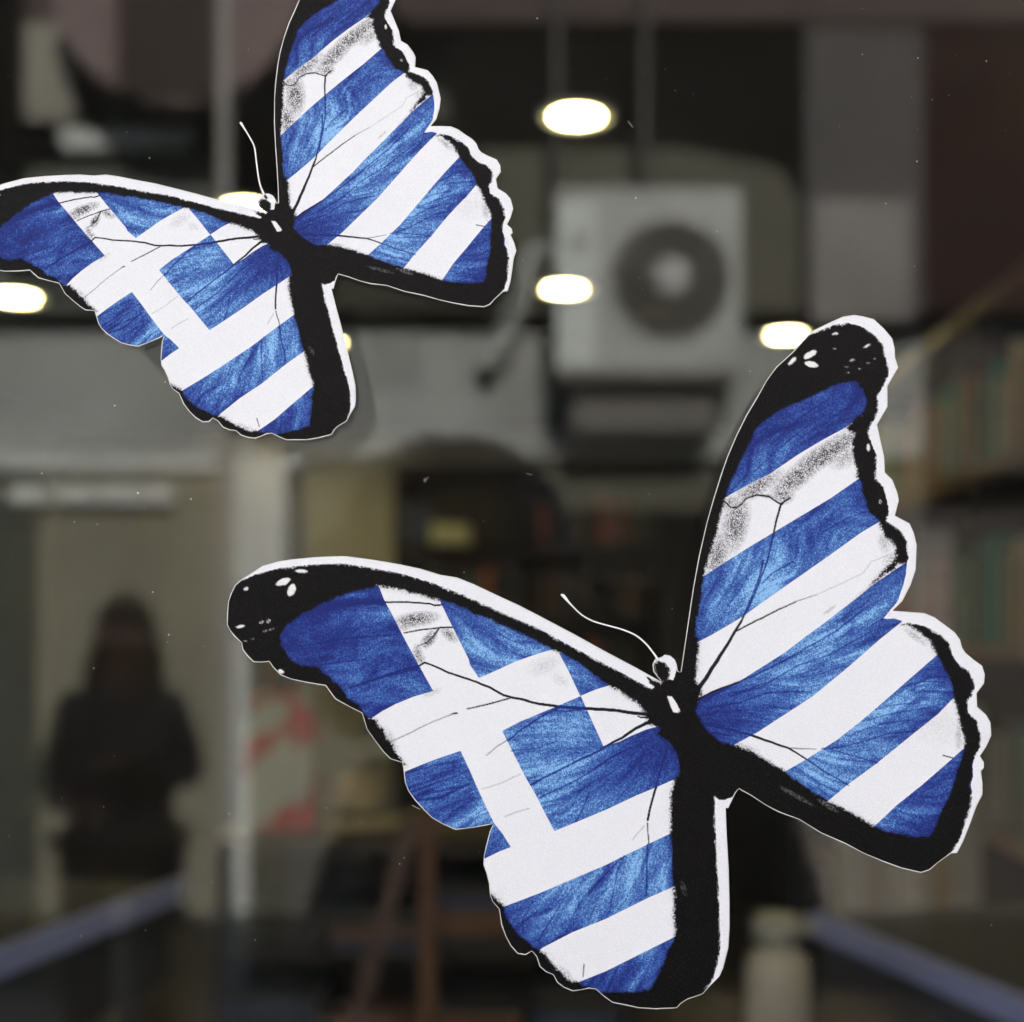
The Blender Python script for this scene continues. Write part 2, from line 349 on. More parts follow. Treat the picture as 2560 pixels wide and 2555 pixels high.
VEINS = [  # width at start, width at end, strength, polyline
 (6, 6, 1, P("A 1112,494 1250,494 1380,503 1415,516 1465,508")), (4, 5, .5, P("A 700,545 850,520 1000,498 1112,494")),
 (4, 6, .9, P("A 1228,680 1330,660 1440,650 1520,645")), (8, 3, .7, P("A 1440,652 1400,710 1350,745 1310,760")),
 (7, 10, 1, P("A 1318,880 1355,858 1390,870 1500,920 1650,970 1750,1010 1830,1055 1880,1070")),
 (10, 17, 1, P("A 1880,1070 1930,1076", "B 560,1100 720,1125 880,1135 1050,1145 1150,1160 1260,1172")), (7, 8, .5, P("A 900,1010 1050,960 1200,910 1318,880")),
 (5, 4, .9, P("A 1880,1070 1750,1105 1610,1138")), (3, 3, .55, P("A 1540,1163 1400,1215 1250,1290 1130,1345")), (4, 6, .9, P("A 1520,1168 1548,1162")),
 (3, 4, .55, P("B 280,1415 350,1360 430,1310")), (6, 8, .6, P("B 410,1330 480,1270 560,1215 640,1165 720,1128")),
 (7, 8, .8, P("B 548,1592 650,1540 750,1490 850,1440 950,1395 1000,1362")), (8, 17, 1, P("B 1000,1362 1100,1310 1180,1255 1240,1225 1320,1205")),
 (6, 6, .5, P("B 600,1672 800,1580 930,1500 1030,1430 1150,1370")), (7, 6, .45, P("B 690,1150 780,1150 900,1135")), (7, 4, .4, P("B 430,1390 600,1370 700,1330")),
 (9, 9, .45, P("B 1372,1360 1345,1450 1320,1530 1300,1612")), (10, 9, 1, P("D 1303,510 1282,580 1265,640 1252,712")), (4, 4, .8, P("D 1250,730 1252,790 1258,852")),
 (8, 6, .55, P("D 1252,855 1245,960 1245,1060 1242,1160")), (2, 2, .4, P("D 1230,745 1190,790 1160,830")), (6, 5, .4, P("D 1110,925 1070,1010 1050,1120 1020,1270")),
 (5, 5, .4, P("D 1090,940 980,1060 860,1180 780,1330")), (6, 5, .4, P("D 900,540 870,620 820,720")), (8, 8, .3, P("D 560,1200 500,1300 500,1380")), (6, 6, .35, P("D 800,1110 700,1260 590,1440")),
 (24, 9, 1, P("C 100,790 150,720 200,640 290,500 335,425 370,365")), (8, 7, .8, P("C 370,365 400,300 430,230 480,100 500,0")),
 (7, 6, .8, P("E 505,1890 560,1760 620,1600 655,1450")), (7, 9, .95, P("E 655,1450 680,1340 700,1262 715,1250")),
 (6, 4, .9, P("C 340,428 400,395 450,370 600,295 700,250")), (3, 2, .6, P("C 700,250 820,210")), (2, 2, .3, P("C 820,210 950,150 1100,80", "E 1250,1600 1350,1560")),
 (5, 7, .9, P("E 360,1235 400,1272 440,1274 470,1250 490,1222 560,1200 630,1208 700,1255 760,1215")), (5, 5, .5, P("E 590,1735 640,1680 700,1640 780,1600")),
 (17, 9, 1, P("C 110,840 180,805 250,775 350,735")), (7, 5, .6, P("C 350,735 480,680 640,600 800,510 950,420 1100,300")), (6, 5, .4, P("C 300,820 500,760 700,640 900,570 1150,430")),
 (6, 4, .4, P("C 160,890 350,860 520,800 680,790 800,800")), (5, 4, .4, P("C 330,800 520,740 750,620")),
 (9, 9, .6, P("C 150,990 300,1020 420,1052")), (11, 6, 1, P("C 420,1052 550,1098 650,1132 700,1160 760,1200")), (7, 5, .55, P("C 760,1200 880,1280 1015,1357")),
 (4, 2, .6, P("C 650,1132 820,1138")), (5, 4, .5, P("C 850,1136 950,1130 1080,1100 1250,1045 1410,1028")), (5, 4, .5, P("C 900,1136 1050,1180 1190,1222")),
 (5, 4, .4, P("C 1180,900 1300,870 1450,860")), (5, 4, .35, P("C 1130,960 1300,920 1500,890")), (5, 4, .4, P("C 1330,770 1450,730 1580,735")), (6, 4, .35, P("C 1050,1040 1200,990 1400,960")),
 (5, 4, .8, P("C 1585,1178 1642,1192")), (4, 3, .8, P("D 868,1580 862,1655")), (4, 3, .3, P("D 390,690 450,665 540,640")), (3, 3, .3, P("A 1700,1620 1800,1590 1930,1530")),
 (7, 6, .45, P("A 1270,1640 1400,1590 1550,1540")), (9, 8, .45, P("A 1300,1690 1450,1670 1620,1590")), (6, 5, .35, P("A 1620,1800 1720,1740")),
 (7, 6, .3, P("A 560,900 800,860 1000,840")), (6, 6, .3, P("A 860,1030 1050,960 1330,890")), (6, 6, .3, P("A 600,760 900,710 1180,690")),
 (6, 4, .3, P("E 640,900 860,700 1000,620")), (6, 4, .3, P("E 540,1060 760,860 960,720")), (5, 4, .3, P("E 960,1420 1100,1340 1220,1300")),
 (8, 2, 1, P("B 1590,1090 1640,1060 1700,1030")), (9, 2, 1, P("B 1560,1180 1640,1165 1680,1150")), (9, 2, 1, P("B 1580,1225 1650,1225 1700,1240")), (10, 3, 1, P("B 1600,1290 1660,1280 1740,1300")),
 (9, 3, 1, P("B 1400,1390 1370,1350 1300,1290")), (10, 4, 1, P("B 1260,1190 1210,1190 1190,1180")), (8, 3, 1, P("C 310,1130 380,1160 430,1160")),
]
SMUDGE = [  # sheet, x, y, half length, half width, tilt, strength
 ('A', 1300, 600, 130, 42, -8, .75), ('A', 1230, 640, 40, 26, 0, .5), ('A', 1380, 720, 60, 34, -50, .75), ('A', 1310, 810, 30, 60, 0, .6), ('A', 1500, 690, 60, 30, 40, .6), ('A', 1400, 1040, 60, 18, -20, .22),
 ('A', 1330, 840, 28, 28, 0, .5), ('B', 620, 880, 100, 50, -20, .15), ('B', 720, 960, 60, 30, 30, .14),
 ('E', 960, 960, 260, 60, -33, .80), ('E', 1110, 870, 50, 60, 0, .45), ('E', 800, 1090, 180, 60, -38, .75), ('E', 560, 1150, 170, 50, -32, .62), ('E', 720, 1200, 60, 50, 0, .65), ('E', 620, 1205, 60, 14, 5, .5),
 ('E', 430, 1370, 75, 170, 12, .72), ('E', 320, 1560, 60, 140, 14, .68), ('E', 1090, 970, 100, 60, -30, .4), ('E', 390, 1250, 70, 40, -30, .5), ('E', 1370, 1590, 60, 40, -40, .35), ('E', 1330, 1480, 40, 60, 0, .35),
 ('C', 1120, 200, 130, 26, -37, .35), ('C', 900, 300, 50, 10, -37, .3), ('C', 1420, 460, 90, 22, 35, .35), ('C', 1680, 1060, 26, 90, 0, .3), ('C', 380, 1120, 90, 12, 18, .35),
 ('C', 1130, 1590, 60, 12, 25, .4), ('D', 760, 1640, 80, 24, 45, .3), ('D', 340, 1190, 40, 22, 40, .3), ('A', 1150, 1330, 30, 90, -25, .3), ('C', 1560, 1000, 140, 120, 0, .08),
]

def seg_dist(X, Y, a, b):
    dx, dy = b[0] - a[0], b[1] - a[1]
    L = dx * dx + dy * dy + 1e-12
    t = np.clip(((X - a[0]) * dx + (Y - a[1]) * dy) / L, 0, 1)
    qx, qy = a[0] + t * dx, a[1] + t * dy
    return np.hypot(X - qx, Y - qy), t, qx, qy

def poly_sd(X, Y, poly, far=25.0):
    """signed distance, positive inside, clamped at -far"""
    out = np.full(X.shape, -far)
    lo = poly.min(0) - far; hi = poly.max(0) + far
    m = (X > lo[0]) & (X < hi[0]) & (Y > lo[1]) & (Y < hi[1])
    x, y = X[m], Y[m]
    d = np.full(x.shape, 1e9)
    ins = np.zeros(x.shape, bool)
    n = len(poly)
    for i in range(n):
        a, b = poly[i], poly[(i + 1) % n]
        dd = seg_dist(x, y, a, b)[0]
        np.minimum(d, dd, out=d)
        if a[1] != b[1]:
            c = ((a[1] > y) != (b[1] > y)) & (x < (b[0] - a[0]) * (y - a[1]) / (b[1] - a[1]) + a[0])
            ins ^= c
    out[m] = np.where(ins, d, -np.minimum(d, far))
    return out

def ellipse_sd(X, Y, e):
    k, x, y, a, b, t, s = e
    cx, cy = SHEET[k][0] + x / 2.41, SHEET[k][1] + y / 2.41
    a, b = a / 2.41, b / 2.41
    t = R(t)
    dx, dy = X - cx, Y - cy
    u = dx * math.cos(t) + dy * math.sin(t)
    v = -dx * math.sin(t) + dy * math.cos(t)
    return np.sqrt((u / a) ** 2 + (v / b) ** 2), min(a, b)

# grid of the print, its border pulled onto the cut outline
STEP = 2.0
def make_print():
    lo = OUTLINE.min(0) - 4; hi = OUTLINE.max(0) + 4
    xs = np.arange(lo[0], hi[0], STEP); ys = np.arange(lo[1], hi[1], STEP)
    GX, GY = np.meshgrid(xs, ys)
    nx, ny = len(xs), len(ys)
    X = GX.ravel().copy(); Y = GY.ravel().copy()
    sd = poly_sd(X, Y, OUTLINE, 8.0)
    ins = (sd > 0).reshape(ny, nx)
    cell = (ins[:-1, :-1].astype(int) + ins[1:, :-1] + ins[:-1, 1:] + ins[1:, 1:]) >= 1
    jj, ii = np.nonzero(cell)
    quads = np.stack([jj * nx + ii, jj * nx + ii + 1, (jj + 1) * nx + ii + 1, (jj + 1) * nx + ii], 1)
    used = np.unique(quads)
    inv = np.full(nx * ny, -1); inv[used] = np.arange(len(used))
    quads = inv[quads]
    X = X[used]; Y = Y[used]; sd = sd[used]
    o = np.nonzero(sd <= 0)[0]
    best = np.full(len(o), 1e9); bx = X[o].copy(); by = Y[o].copy()
    n = len(OUTLINE)
    for i in range(n):
        d, t, qx, qy = seg_dist(X[o], Y[o], OUTLINE[i], OUTLINE[(i + 1) % n])
        m = d < best
        best[m] = d[m]; bx[m] = qx[m]; by[m] = qy[m]
    X[o] = bx; Y[o] = by
    # ragged toner edge: sample the outlines at slightly shifted places
    r = np.random.RandomState(3)
    def wob(s, amp):
        g = r.rand(int(2700 / s) + 3, int(2700 / s) + 3) * 2 - 1
        fx = X / s; fy = Y / s
        i = fx.astype(int); j = fy.astype(int); u = fx - i; v = fy - j
        u = u * u * (3 - 2 * u); v = v * v * (3 - 2 * v)
        return amp * ((g[j, i] * (1 - u) + g[j, i + 1] * u) * (1 - v) + (g[j + 1, i] * (1 - u) + g[j + 1, i + 1] * u) * v)
    XB = X + wob(18, 2.4) + wob(7, 1.0); YB = Y + wob(18, 2.4) + wob(7, 1.0)
    black = np.full(X.shape, -25.0)
    for p in BLACK: black = np.maximum(black, poly_sd(XB, YB, p))
    black = np.maximum(black, poly_sd(X, Y, EYE))
    blue = np.full(X.shape, -25.0)
    for p in BLUE: blue = np.maximum(blue, poly_sd(X, Y, p))
    rim = np.full(X.shape, -25.0)
    for p in RIM: rim = np.maximum(rim, poly_sd(X + wob(7, .8), Y + wob(7, .8), p))
    rim = np.minimum(rim, -poly_sd(X, Y, EYE))
    black = np.minimum(black, -rim * 4)
    blue = np.minimum(blue, -rim)
    vein = np.zeros(X.shape)
    for w0, w1, s, pl in VEINS:
        lo = pl.min(0) - 14; hi = pl.max(0) + 14
        m = np.nonzero((X > lo[0]) & (X < hi[0]) & (Y > lo[1]) & (Y < hi[1]))[0]
        x, y = XB[m] * .25 + X[m] * .75, YB[m] * .25 + Y[m] * .75
        val = np.zeros(len(m))
        L = np.hypot(*(pl[1:] - pl[:-1]).T); T = np.r_[0, np.cumsum(L)] / L.sum()
        for i in range(len(pl) - 1):
            d, t, _, _ = seg_dist(x, y, pl[i], pl[i + 1])
            w = 0.5 + (w0 + (w1 - w0) * (T[i] + (T[i + 1] - T[i]) * t)) / 2.41 / 2
            val = np.maximum(val, s * np.clip(0.5 + (w - d) / 1.6, 0, 1))
        vein[m] = np.maximum(vein[m], val)
    spot = np.zeros(X.shape)
    for e in SPOTS:
        q, sz = ellipse_sd(XB * .5 + X * .5, YB * .5 + Y * .5, e)
        spot = np.maximum(spot, e[6] * np.clip(0.5 + (1 - q) * sz / 1.8, 0, 1))
    spot = np.maximum(spot, np.clip(0.5 + poly_sd(X, Y, BODYSPOT) / 1.8, 0, 1))
    smud = np.zeros(X.shape)
    for e in SMUDGE:
        q, sz = ellipse_sd(X, Y, e)
        smud = np.maximum(smud, e[6] * np.clip(1.25 - q, 0, 1) ** .8)
    # soft halo of toner inside the black borders of white fields
    smud = np.maximum(smud, 0.45 * np.exp(-np.clip(-black, 0, 99) / 4.0) * (rim < -6))
    vein = np.where(rim > -1, 0, vein); spot = np.where(rim > 1, 0, spot); smud = np.where(rim > -1, 0, smud)
    # tone of the blue ink: violet and deep near the tips and the body, pale in mid wing
    bx0, by0 = 1680.0, 1790.0
    rad = np.hypot(X - bx0, Y - by0)
    ang = np.arctan2(Y - by0, X - bx0)
    tone = np.clip((rad - 60) / 260, 0, 1) * np.clip((900 - rad) / 480, 0, 1)
    edge = np.clip(-black / 22, 0, 1)
    tone = tone * (0.6 + 0.4 * edge)
    pale = [('A', 1250, 560, 260, 60, -5, .6), ('B', 800, 1250, 200, 110, -15, .8), ('B', 800, 1480, 300, 34, -25, .9), ('A', 1400, 1480, 180, 45, -15, .55), ('A', 1700, 1720, 110, 50, -40, .8),
            ('D', 760, 1180, 120, 260, 35, .6), ('D', 1150, 1010, 160, 90, -30, .3), ('E', 620, 1680, 200, 120, -60, .9), ('E', 760, 900, 200, 50, -40, .35), ('E', 900, 1350, 300, 50, -33, .35),
            ('C', 900, 470, 380, 36, -36, 1), ('C', 1200, 300, 200, 30, -40, .7), ('C', 1200, 930, 240, 70, -33, .8), ('C', 1480, 860, 130, 40, -35, .8), ('C', 850, 1240, 180, 60, -30, .25), ('B', 180, 740, 100, 80, 50, .3), ('B', 900, 900, 80, 60, 0, .5)]
    for e in pale:
        q, _ = ellipse_sd(X, Y, e)
        tone = tone + e[6] * 0.55 * np.clip(1.3 - q, 0, 1)
    deep = [('A', 900, 830, 420, 110, 8, .5), ('A', 760, 950, 120, 70, 40, .5), ('B', 1050, 1560, 380, 60, -25, .75), ('B', 1300, 1400, 180, 110, 0, .8), ('A', 1450, 1660, 180, 30, -18, .8), ('D', 430, 1330, 100, 100, 0, .5),
            ('C', 300, 960, 220, 110, -15, .7), ('C', 650, 820, 260, 40, -30, .7), ('C', 1580, 720, 60, 120, 0, .5), ('C', 1300, 1060, 200, 34, -30, .4), ('E', 350, 1700, 100, 140, 0, .5), ('E', 1180, 1200, 60, 120, 0, .5), ('D', 1150, 1650, 260, 90, 0, .4), ('C', 1500, 1500, 200, 150, 0, .3)]
    for e in deep:
        q, _ = ellipse_sd(X, Y, e)
        tone = tone - e[6] * 0.40 * np.clip(1.3 - q, 0, 1)
    # flow coordinates so that creases run outwards from the body, bending along the wing
    u = ang + 0.00022 * (rad - 400) * np.sign(np.cos(ang)) * np.sin(ang) + wob(260, .10) + wob(110, .05)
    cx = X[quads].mean(1); cy = Y[quads].mean(1)
    # which part of the butterfly each cell belongs to
    head = poly_sd(cx, cy, P("B 1284,832 1330,800 1440,800 1426,918 1400,958 1335,975 1270,920")) > 0
    thor = poly_sd(cx, cy, P("B 1228,930 1330,975 1400,958 1426,918 1460,915 1530,960 1565,1090 1600,1290 1800,1460 1850,1580 1810,1640 1760,1680 1655,1685 1450,1560 1430,1420 1350,1290 1250,1200 1235,1100 1290,1010")) > 0
    rimc = rim[quads].mean(1) > 0
    ax0, ax1 = np.array([1664., 1600.]), np.array([1830., 2004.])
    left = cx < ax0[0] + (cy - ax0[1]) / (ax1[1] - ax0[1]) * (ax1[0] - ax0[0])
    left |= (cx < P("D 1780,600")[0][0]) & (cy > P("D 1700,560")[0][1])
    bl = P("A 1772,1826", "B 550,1590 750,1490 950,1395 1100,1310 1260,1200 1500,1180")
    br = P("C -200,900 100,880 350,790 640,640 950,470 1225,330 1290,300 2000,250")
    lo_l = cy > np.interp(cx, bl[:, 0], bl[:, 1])
    lo_r = cy > np.interp(cx, br[:, 0], br[:, 1])
    part = np.where(left, np.where(lo_l, 1, 0), np.where(lo_r, 3, 2))
    part[thor] = 4; part[rimc] = 5; part[head] = 6
    return X, Y, quads, part, dict(black=black, blue=blue, vein=vein, spot=spot, smudge=smud, tone=np.clip(tone, 0, 1.2), flow_angle=u, flow_radius=rad)

def sticker_material():
    m = bpy.data.materials.new("sticker_print")
    m.use_nodes = True
    nt = m.node_tree; N = nt.nodes; L = nt.links
    b = N['Principled BSDF']
    def attr(n):
        a = N.new('ShaderNodeAttribute'); a.attribute_name = n; return a.outputs['Fac']
    def math_(op, a, c, clamp=False):
        q = N.new('ShaderNodeMath'); q.operation = op; q.use_clamp = clamp
        for i, v in enumerate((a, c)):
            if isinstance(v, (int, float)): q.inputs[i].default_value = v
            else: L.new(v, q.inputs[i])
        return q.outputs[0]
    def mixc(f, a, c):
        q = N.new('ShaderNodeMix'); q.data_type = 'RGBA'
        if isinstance(f, (int, float)): q.inputs[0].default_value = f
        else: L.new(f, q.inputs[0])
        for i, v in ((6, a), (7, c)):
            if isinstance(v, tuple): q.inputs[i].default_value = (*v, 1)
            else: L.new(v, q.inputs[i])
        return q.outputs[2]
    tc = N.new('ShaderNodeTexCoord')
    def noise(scale, detail=2.0, vec=None, rough=.5):
        q = N.new('ShaderNodeTexNoise'); q.inputs['Scale'].default_value = scale; q.inputs['Detail'].default_value = detail
        q.inputs['Roughness'].default_value = rough
        L.new(vec if vec is not None else tc.outputs['Object'], q.inputs['Vector'])
        return q.outputs[0]
    grain = noise(1500, 3.0, rough=.75)
    grain2 = noise(2400, 2.0, rough=.7)
    paper = noise(2300, 2.0)
    cmb = N.new('ShaderNodeCombineXYZ')
    L.new(math_('MULTIPLY', attr('flow_angle'), 11.0), cmb.inputs[0])
    L.new(math_('MULTIPLY', attr('flow_radius'), 0.0042), cmb.inputs[1])
    fold = noise(1.0, 5.0, cmb.outputs[0], .62)
    cmb3 = N.new('ShaderNodeCombineXYZ')
    L.new(math_('MULTIPLY', attr('flow_angle'), 7.5), cmb3.inputs[0])
    L.new(math_('MULTIPLY', attr('flow_radius'), 0.0030), cmb3.inputs[1])
    cmb3.inputs[2].default_value = 4.7
    ridge = noise(1.0, 2.0, cmb3.outputs[0], .5)
    ridge = math_('ABSOLUTE', math_('SUBTRACT', ridge, .5), 0)
    ridge = math_('SUBTRACT', .05, ridge)
    ridge = math_('MULTIPLY', ridge, 14.0, True)
    cmb2 = N.new('ShaderNodeCombineXYZ')
    L.new(math_('MULTIPLY', attr('flow_angle'), 60.0), cmb2.inputs[0])
    L.new(math_('MULTIPLY', attr('flow_radius'), 0.010), cmb2.inputs[1])
    fold2 = noise(1.0, 4.0, cmb2.outputs[0], .6)
    gsig = math_('SUBTRACT', grain, .5)
    def edge(f, soft, jit):
        s = math_('ADD', f, math_('MULTIPLY', gsig, jit))
        return math_('ADD', math_('DIVIDE', s, soft), .5, True)
    kb = edge(attr('black'), 5.5, 24.0)
    ku = edge(attr('blue'), 1.6, 2.0)
    # blue ink
    fade = math_('MULTIPLY', attr('flow_radius'), 1 / 420.0, True)
    t = math_('ADD', math_('MULTIPLY', attr('tone'), .62), math_('MULTIPLY', fade, math_('MULTIPLY', math_('SUBTRACT', fold, .5), 1.9)))
    t = math_('ADD', t, math_('MULTIPLY', fade, math_('MULTIPLY', math_('SUBTRACT', fold2, .5), .5)))
    t = math_('ADD', t, math_('ADD', math_('MULTIPLY', gsig, 1.5), math_('MULTIPLY', math_('SUBTRACT', grain2, .5), 1.5)))
    t = math_('SUBTRACT', t, math_('MULTIPLY', attr('vein'), .95))
    t = math_('SUBTRACT', t, math_('MULTIPLY', math_('MULTIPLY', fade, ridge), .38))
    t = math_('ADD', t, .15)
    rp = N.new('ShaderNodeValToRGB')
    cr = rp.color_ramp
    cr.elements[0].position = 0.0; cr.elements[0].color = (0.013, 0.022, 0.15, 1)
    cr.elements[1].position = 1.0; cr.elements[1].color = (0.24, 0.46, 0.78, 1)
    for p_, c_ in ((.28, (0.024, 0.048, 0.25)), (.55, (0.046, 0.112, 0.38)), (.8, (0.095, 0.22, 0.51))):
        e = cr.elements.new(p_); e.color = (*c_, 1)
    L.new(t, rp.inputs[0])
    # white field with toner dust
    white = mixc(math_("MULTIPLY", math_("SUBTRACT", math_("ADD", math_('MULTIPLY', grain2, .6), math_('MULTIPLY', grain, .4)), .38), 1.7, True), (0.77, 0.77, 0.84), (0.58, 0.575, 0.62))
    smu = math_('MULTIPLY', attr('smudge'), math_('ADD', .5, math_('MULTIPLY', math_('ADD', gsig, math_('MULTIPLY', math_('SUBTRACT', grain2, .5), 1.2)), 2.2), True))
    smu = math_('MULTIPLY', smu, 2.1, True)
    white = mixc(smu, white, (0.055, 0.048, 0.048))
    vw = math_('MULTIPLY', attr('vein'), math_('ADD', 1.5, math_('MULTIPLY', gsig, 2.2)), True)
    white = mixc(vw, white, (0.012, 0.011, 0.014))
    c = mixc(ku, white, rp.outputs[0])
    blk = mixc(math_('MULTIPLY', math_('SUBTRACT', grain, .56), 3.6, True), (0.0040, 0.0036, 0.0042), (0.035, 0.027, 0.028))
    c = mixc(kb, c, blk)
    sa = attr('spot')
    weak = math_('MULTIPLY', sa, math_('SUBTRACT', 1.0, sa))
    sp = math_('ADD', sa, math_('MULTIPLY', math_('MULTIPLY', weak, gsig), 12.0), True)
    c = mixc(sp, c, (0.74, 0.73, 0.75))
    L.new(c, b.inputs['Base Color'])
    b.inputs['Roughness'].default_value = 0.42
    b.inputs['Specular IOR Level'].default_value = 0.08
    bp = N.new('ShaderNodeBump'); bp.inputs['Strength'].default_value = 0.9; bp.inputs['Distance'].default_value = 0.00025
    L.new(paper, bp.inputs['Height']); L.new(bp.outputs[0], b.inputs['Normal'])
    return m

PX_, PY_, PQ, PPART, PF = make_print()
M_PRINT = sticker_material()
M_PAPER = mat("white_vinyl", (0.62, 0.61, 0.62), 0.5, 0.03, 300)
ZF = -0.00034       # front of the print, 0.34 mm off the glass

def tps(src, dst, x, y, lam=6.0):
    """smooth warp that carries the drawing onto another cut of the same sticker"""
    s = src / 400.0; n = len(s)
    def U(r2): return np.where(r2 > 0, r2 * np.log(r2 + 1e-12), 0.0)
    K = U(((s[:, None] - s[None]) ** 2).sum(2)) + np.eye(n) * lam * 0.01
    Pm = np.c_[np.ones(n), s]
    A = np.zeros((n + 3, n + 3)); A[:n, :n] = K; A[:n, n:] = Pm; A[n:, :n] = Pm.T
    W = np.linalg.solve(A, np.r_[dst, np.zeros((3, 2))])
    q = np.stack([x, y], 1) / 400.0
    out = np.zeros((len(x), 2))
    for k in range(n):
        out += U(((q - s[k]) ** 2).sum(1))[:, None] * W[k]
    return out + np.c_[np.ones(len(x)), q] @ W[n:]

PAIRS = """A 1075 400 F 318 203;A 1405 1030 F 632 577;A 1445 488 F 588 203;B 235 952 F 820 472;B 848 1060 F 1270 452;B 985 1360 F 1408 625;B 375 1270 F 960 662;D 690 777 F 1265 1027;A 1570 1390 F 795 797;D 425 873 F 1080 1135;A 1222 1458 F 572 905;D 555 1495 F 1283 1552;D 895 1718 F 1608 1645;D 390 1232 F 1100 1390;B 1370 1065 F 1640 370;B 1445 1150 F 1695 425;D 1400 1420 F 1880 1370;E 715 1250 H 522 455;C 340 420 H 443 1000;E 1385 1325 H 1050 410;C 1275 308 H 1150 760;C 1780 800 H 1540 1075;C 1800 1180 H 1610 1360;C 1450 1878 H 1470 1845;C 350 1372 H 590 1648;C 630 1275 H 770 1540;C 890 1450 H 985 1615;C 1170 1605 H 1220 1690;C 1540 570 H 1312 950;C 1640 838 H 1420 1122;C 1715 1130 H 1510 1310;B 1455 920 H 238 1228;E 1325 1065 H 965 250;E 1278 775 H 905 65"""
_s = []; _d = []
for l in PAIRS.split(';'):
    a, x, y, b_, u, v = l.split()
    _s.append((SHEET[a][0] + float(x) / 2.41, SHEET[a][1] + float(y) / 2.41))
    _d.append((SHEET[b_][0] + float(u) / 2.41, SHEET[b_][1] + float(v) / 2.41))
_s = np.array(_s); _d = np.array(_d)

def to_world(x, y):
    return (x - U0) * UNIT, CAM_Z - (y - V0) * UNIT

def make_sticker(label, warp, antenna, group):
    X, Y = (PX_, PY_) if not warp else tps(_s, _d, PX_, PY_).T
    wx, wz = to_world(X, Y)
    cx, cz = float(wx.mean()), float(wz.mean())
    root = empty("butterfly_sticker", (cx, 0, cz))
    tag(root, label, "sticker", group)
    names = {0: 'forewing', 1: 'hindwing', 2: 'forewing', 3: 'hindwing', 4: 'body', 5: 'white_border', 6: 'head'}
    for p in range(7):
        q = PQ[PPART == p]
        if not len(q): continue
        used, inv = np.unique(q, return_inverse=True)
        inv = inv.reshape(q.shape)
        me = bpy.data.meshes.new(names[p])
        me.vertices.add(len(used)); me.loops.add(len(q) * 4); me.polygons.add(len(q))
        co = np.stack([wx[used] - cx, np.full(len(used), ZF), wz[used] - cz], 1).astype(np.float32)
        me.vertices.foreach_set('co', co.ravel())
        me.loops.foreach_set('vertex_index', inv.astype(np.int32).ravel())
        me.polygons.foreach_set('loop_start', np.arange(0, len(q) * 4, 4, dtype=np.int32))
        me.update(calc_edges=True)
        for k, f in PF.items():
            a = me.attributes.new(k, 'FLOAT', 'POINT')
            a.data.foreach_set('value', f[used].astype(np.float32))
        me.materials.append(M_PRINT)
        o = link(names[p], me, root)
    # the vinyl under the print, cut a hair wider
    ol = OUTLINE.copy()
    if warp: ol = tps(_s, _d, ol[:, 0], ol[:, 1])
    area = 0.5 * np.sum(ol[:, 0] * np.roll(ol[:, 1], -1) - np.roll(ol[:, 0], -1) * ol[:, 1])
    t = np.roll(ol, -1, 0) - np.roll(ol, 1, 0)
    t /= np.hypot(*t.T)[:, None]
    nrm = np.stack([t[:, 1], -t[:, 0]], 1) * np.sign(area)
    rr = random.Random(5)
    ol2 = ol + nrm * np.array([[1.5 + rr.random() * 1.2] for _ in ol])
    bm = bmesh.new()
    bx, bz = to_world(ol2[:, 0], ol2[:, 1])
    va = [bm.verts.new((x - cx, ZF + 0.00006, z - cz)) for x, z in zip(bx, bz)]
    vb = [bm.verts.new((x - cx, -0.00002, z - cz)) for x, z in zip(bx, bz)]
    f1 = bm.faces.new(va); f2 = bm.faces.new(vb)
    n = len(va)
    for i in range(n): bm.faces.new((va[i], va[(i + 1) % n], vb[(i + 1) % n], vb[i]))
    bm.normal_update()
    bmesh.ops.triangulate(bm, faces=[f1, f2], ngon_method='EAR_CLIP')
    bmesh.ops.recalc_face_normals(bm, faces=bm.faces)
    obj("vinyl_backing", bm, M_PAPER, root)
    # antenna: a thin cut strip with a club at its end
    pts, wid = antenna
    d = []
    for i in range(len(pts) - 1):           # smooth
        p0, p1, p2, p3 = [np.array(pts[max(0, min(len(pts) - 1, i + k))]) for k in (-1, 0, 1, 2)]
        for s in range(6):
            t_ = s / 6
            q = .5 * ((2 * p1) + (-p0 + p2) * t_ + (2 * p0 - 5 * p1 + 4 * p2 - p3) * t_ ** 2 + (-p0 + 3 * p1 - 3 * p2 + p3) * t_ ** 3)
            d.append((q, wid[i] + (wid[i + 1] - wid[i]) * t_))
    d.append((np.array(pts[-1]), wid[-1]))
    bm = bmesh.new()
    prev = None
    for i, (q, w) in enumerate(d):
        a = d[max(0, i - 1)][0]; c = d[min(len(d) - 1, i + 1)][0]
        t_ = (c - a) / np.hypot(*(c - a)); nn = np.array([-t_[1], t_[0]]) * w / 2
        ring = []
        for s, yy in ((1, ZF), (-1, ZF), (-1, -.00002), (1, -.00002)):
            x, z = to_world(*(q + nn * s)); ring.append(bm.verts.new((x - cx, yy, z - cz)))
        if prev:
            for k in range(4): bm.faces.new((prev[k], prev[(k + 1) % 4], ring[(k + 1) % 4], ring[k]))
        else: bm.faces.new(ring)
        prev = ring
    bm.faces.new(prev)
    bmesh.ops.recalc_face_normals(bm, faces=bm.faces)
    obj("antenna", bm, M_WHITE, root)
    return root

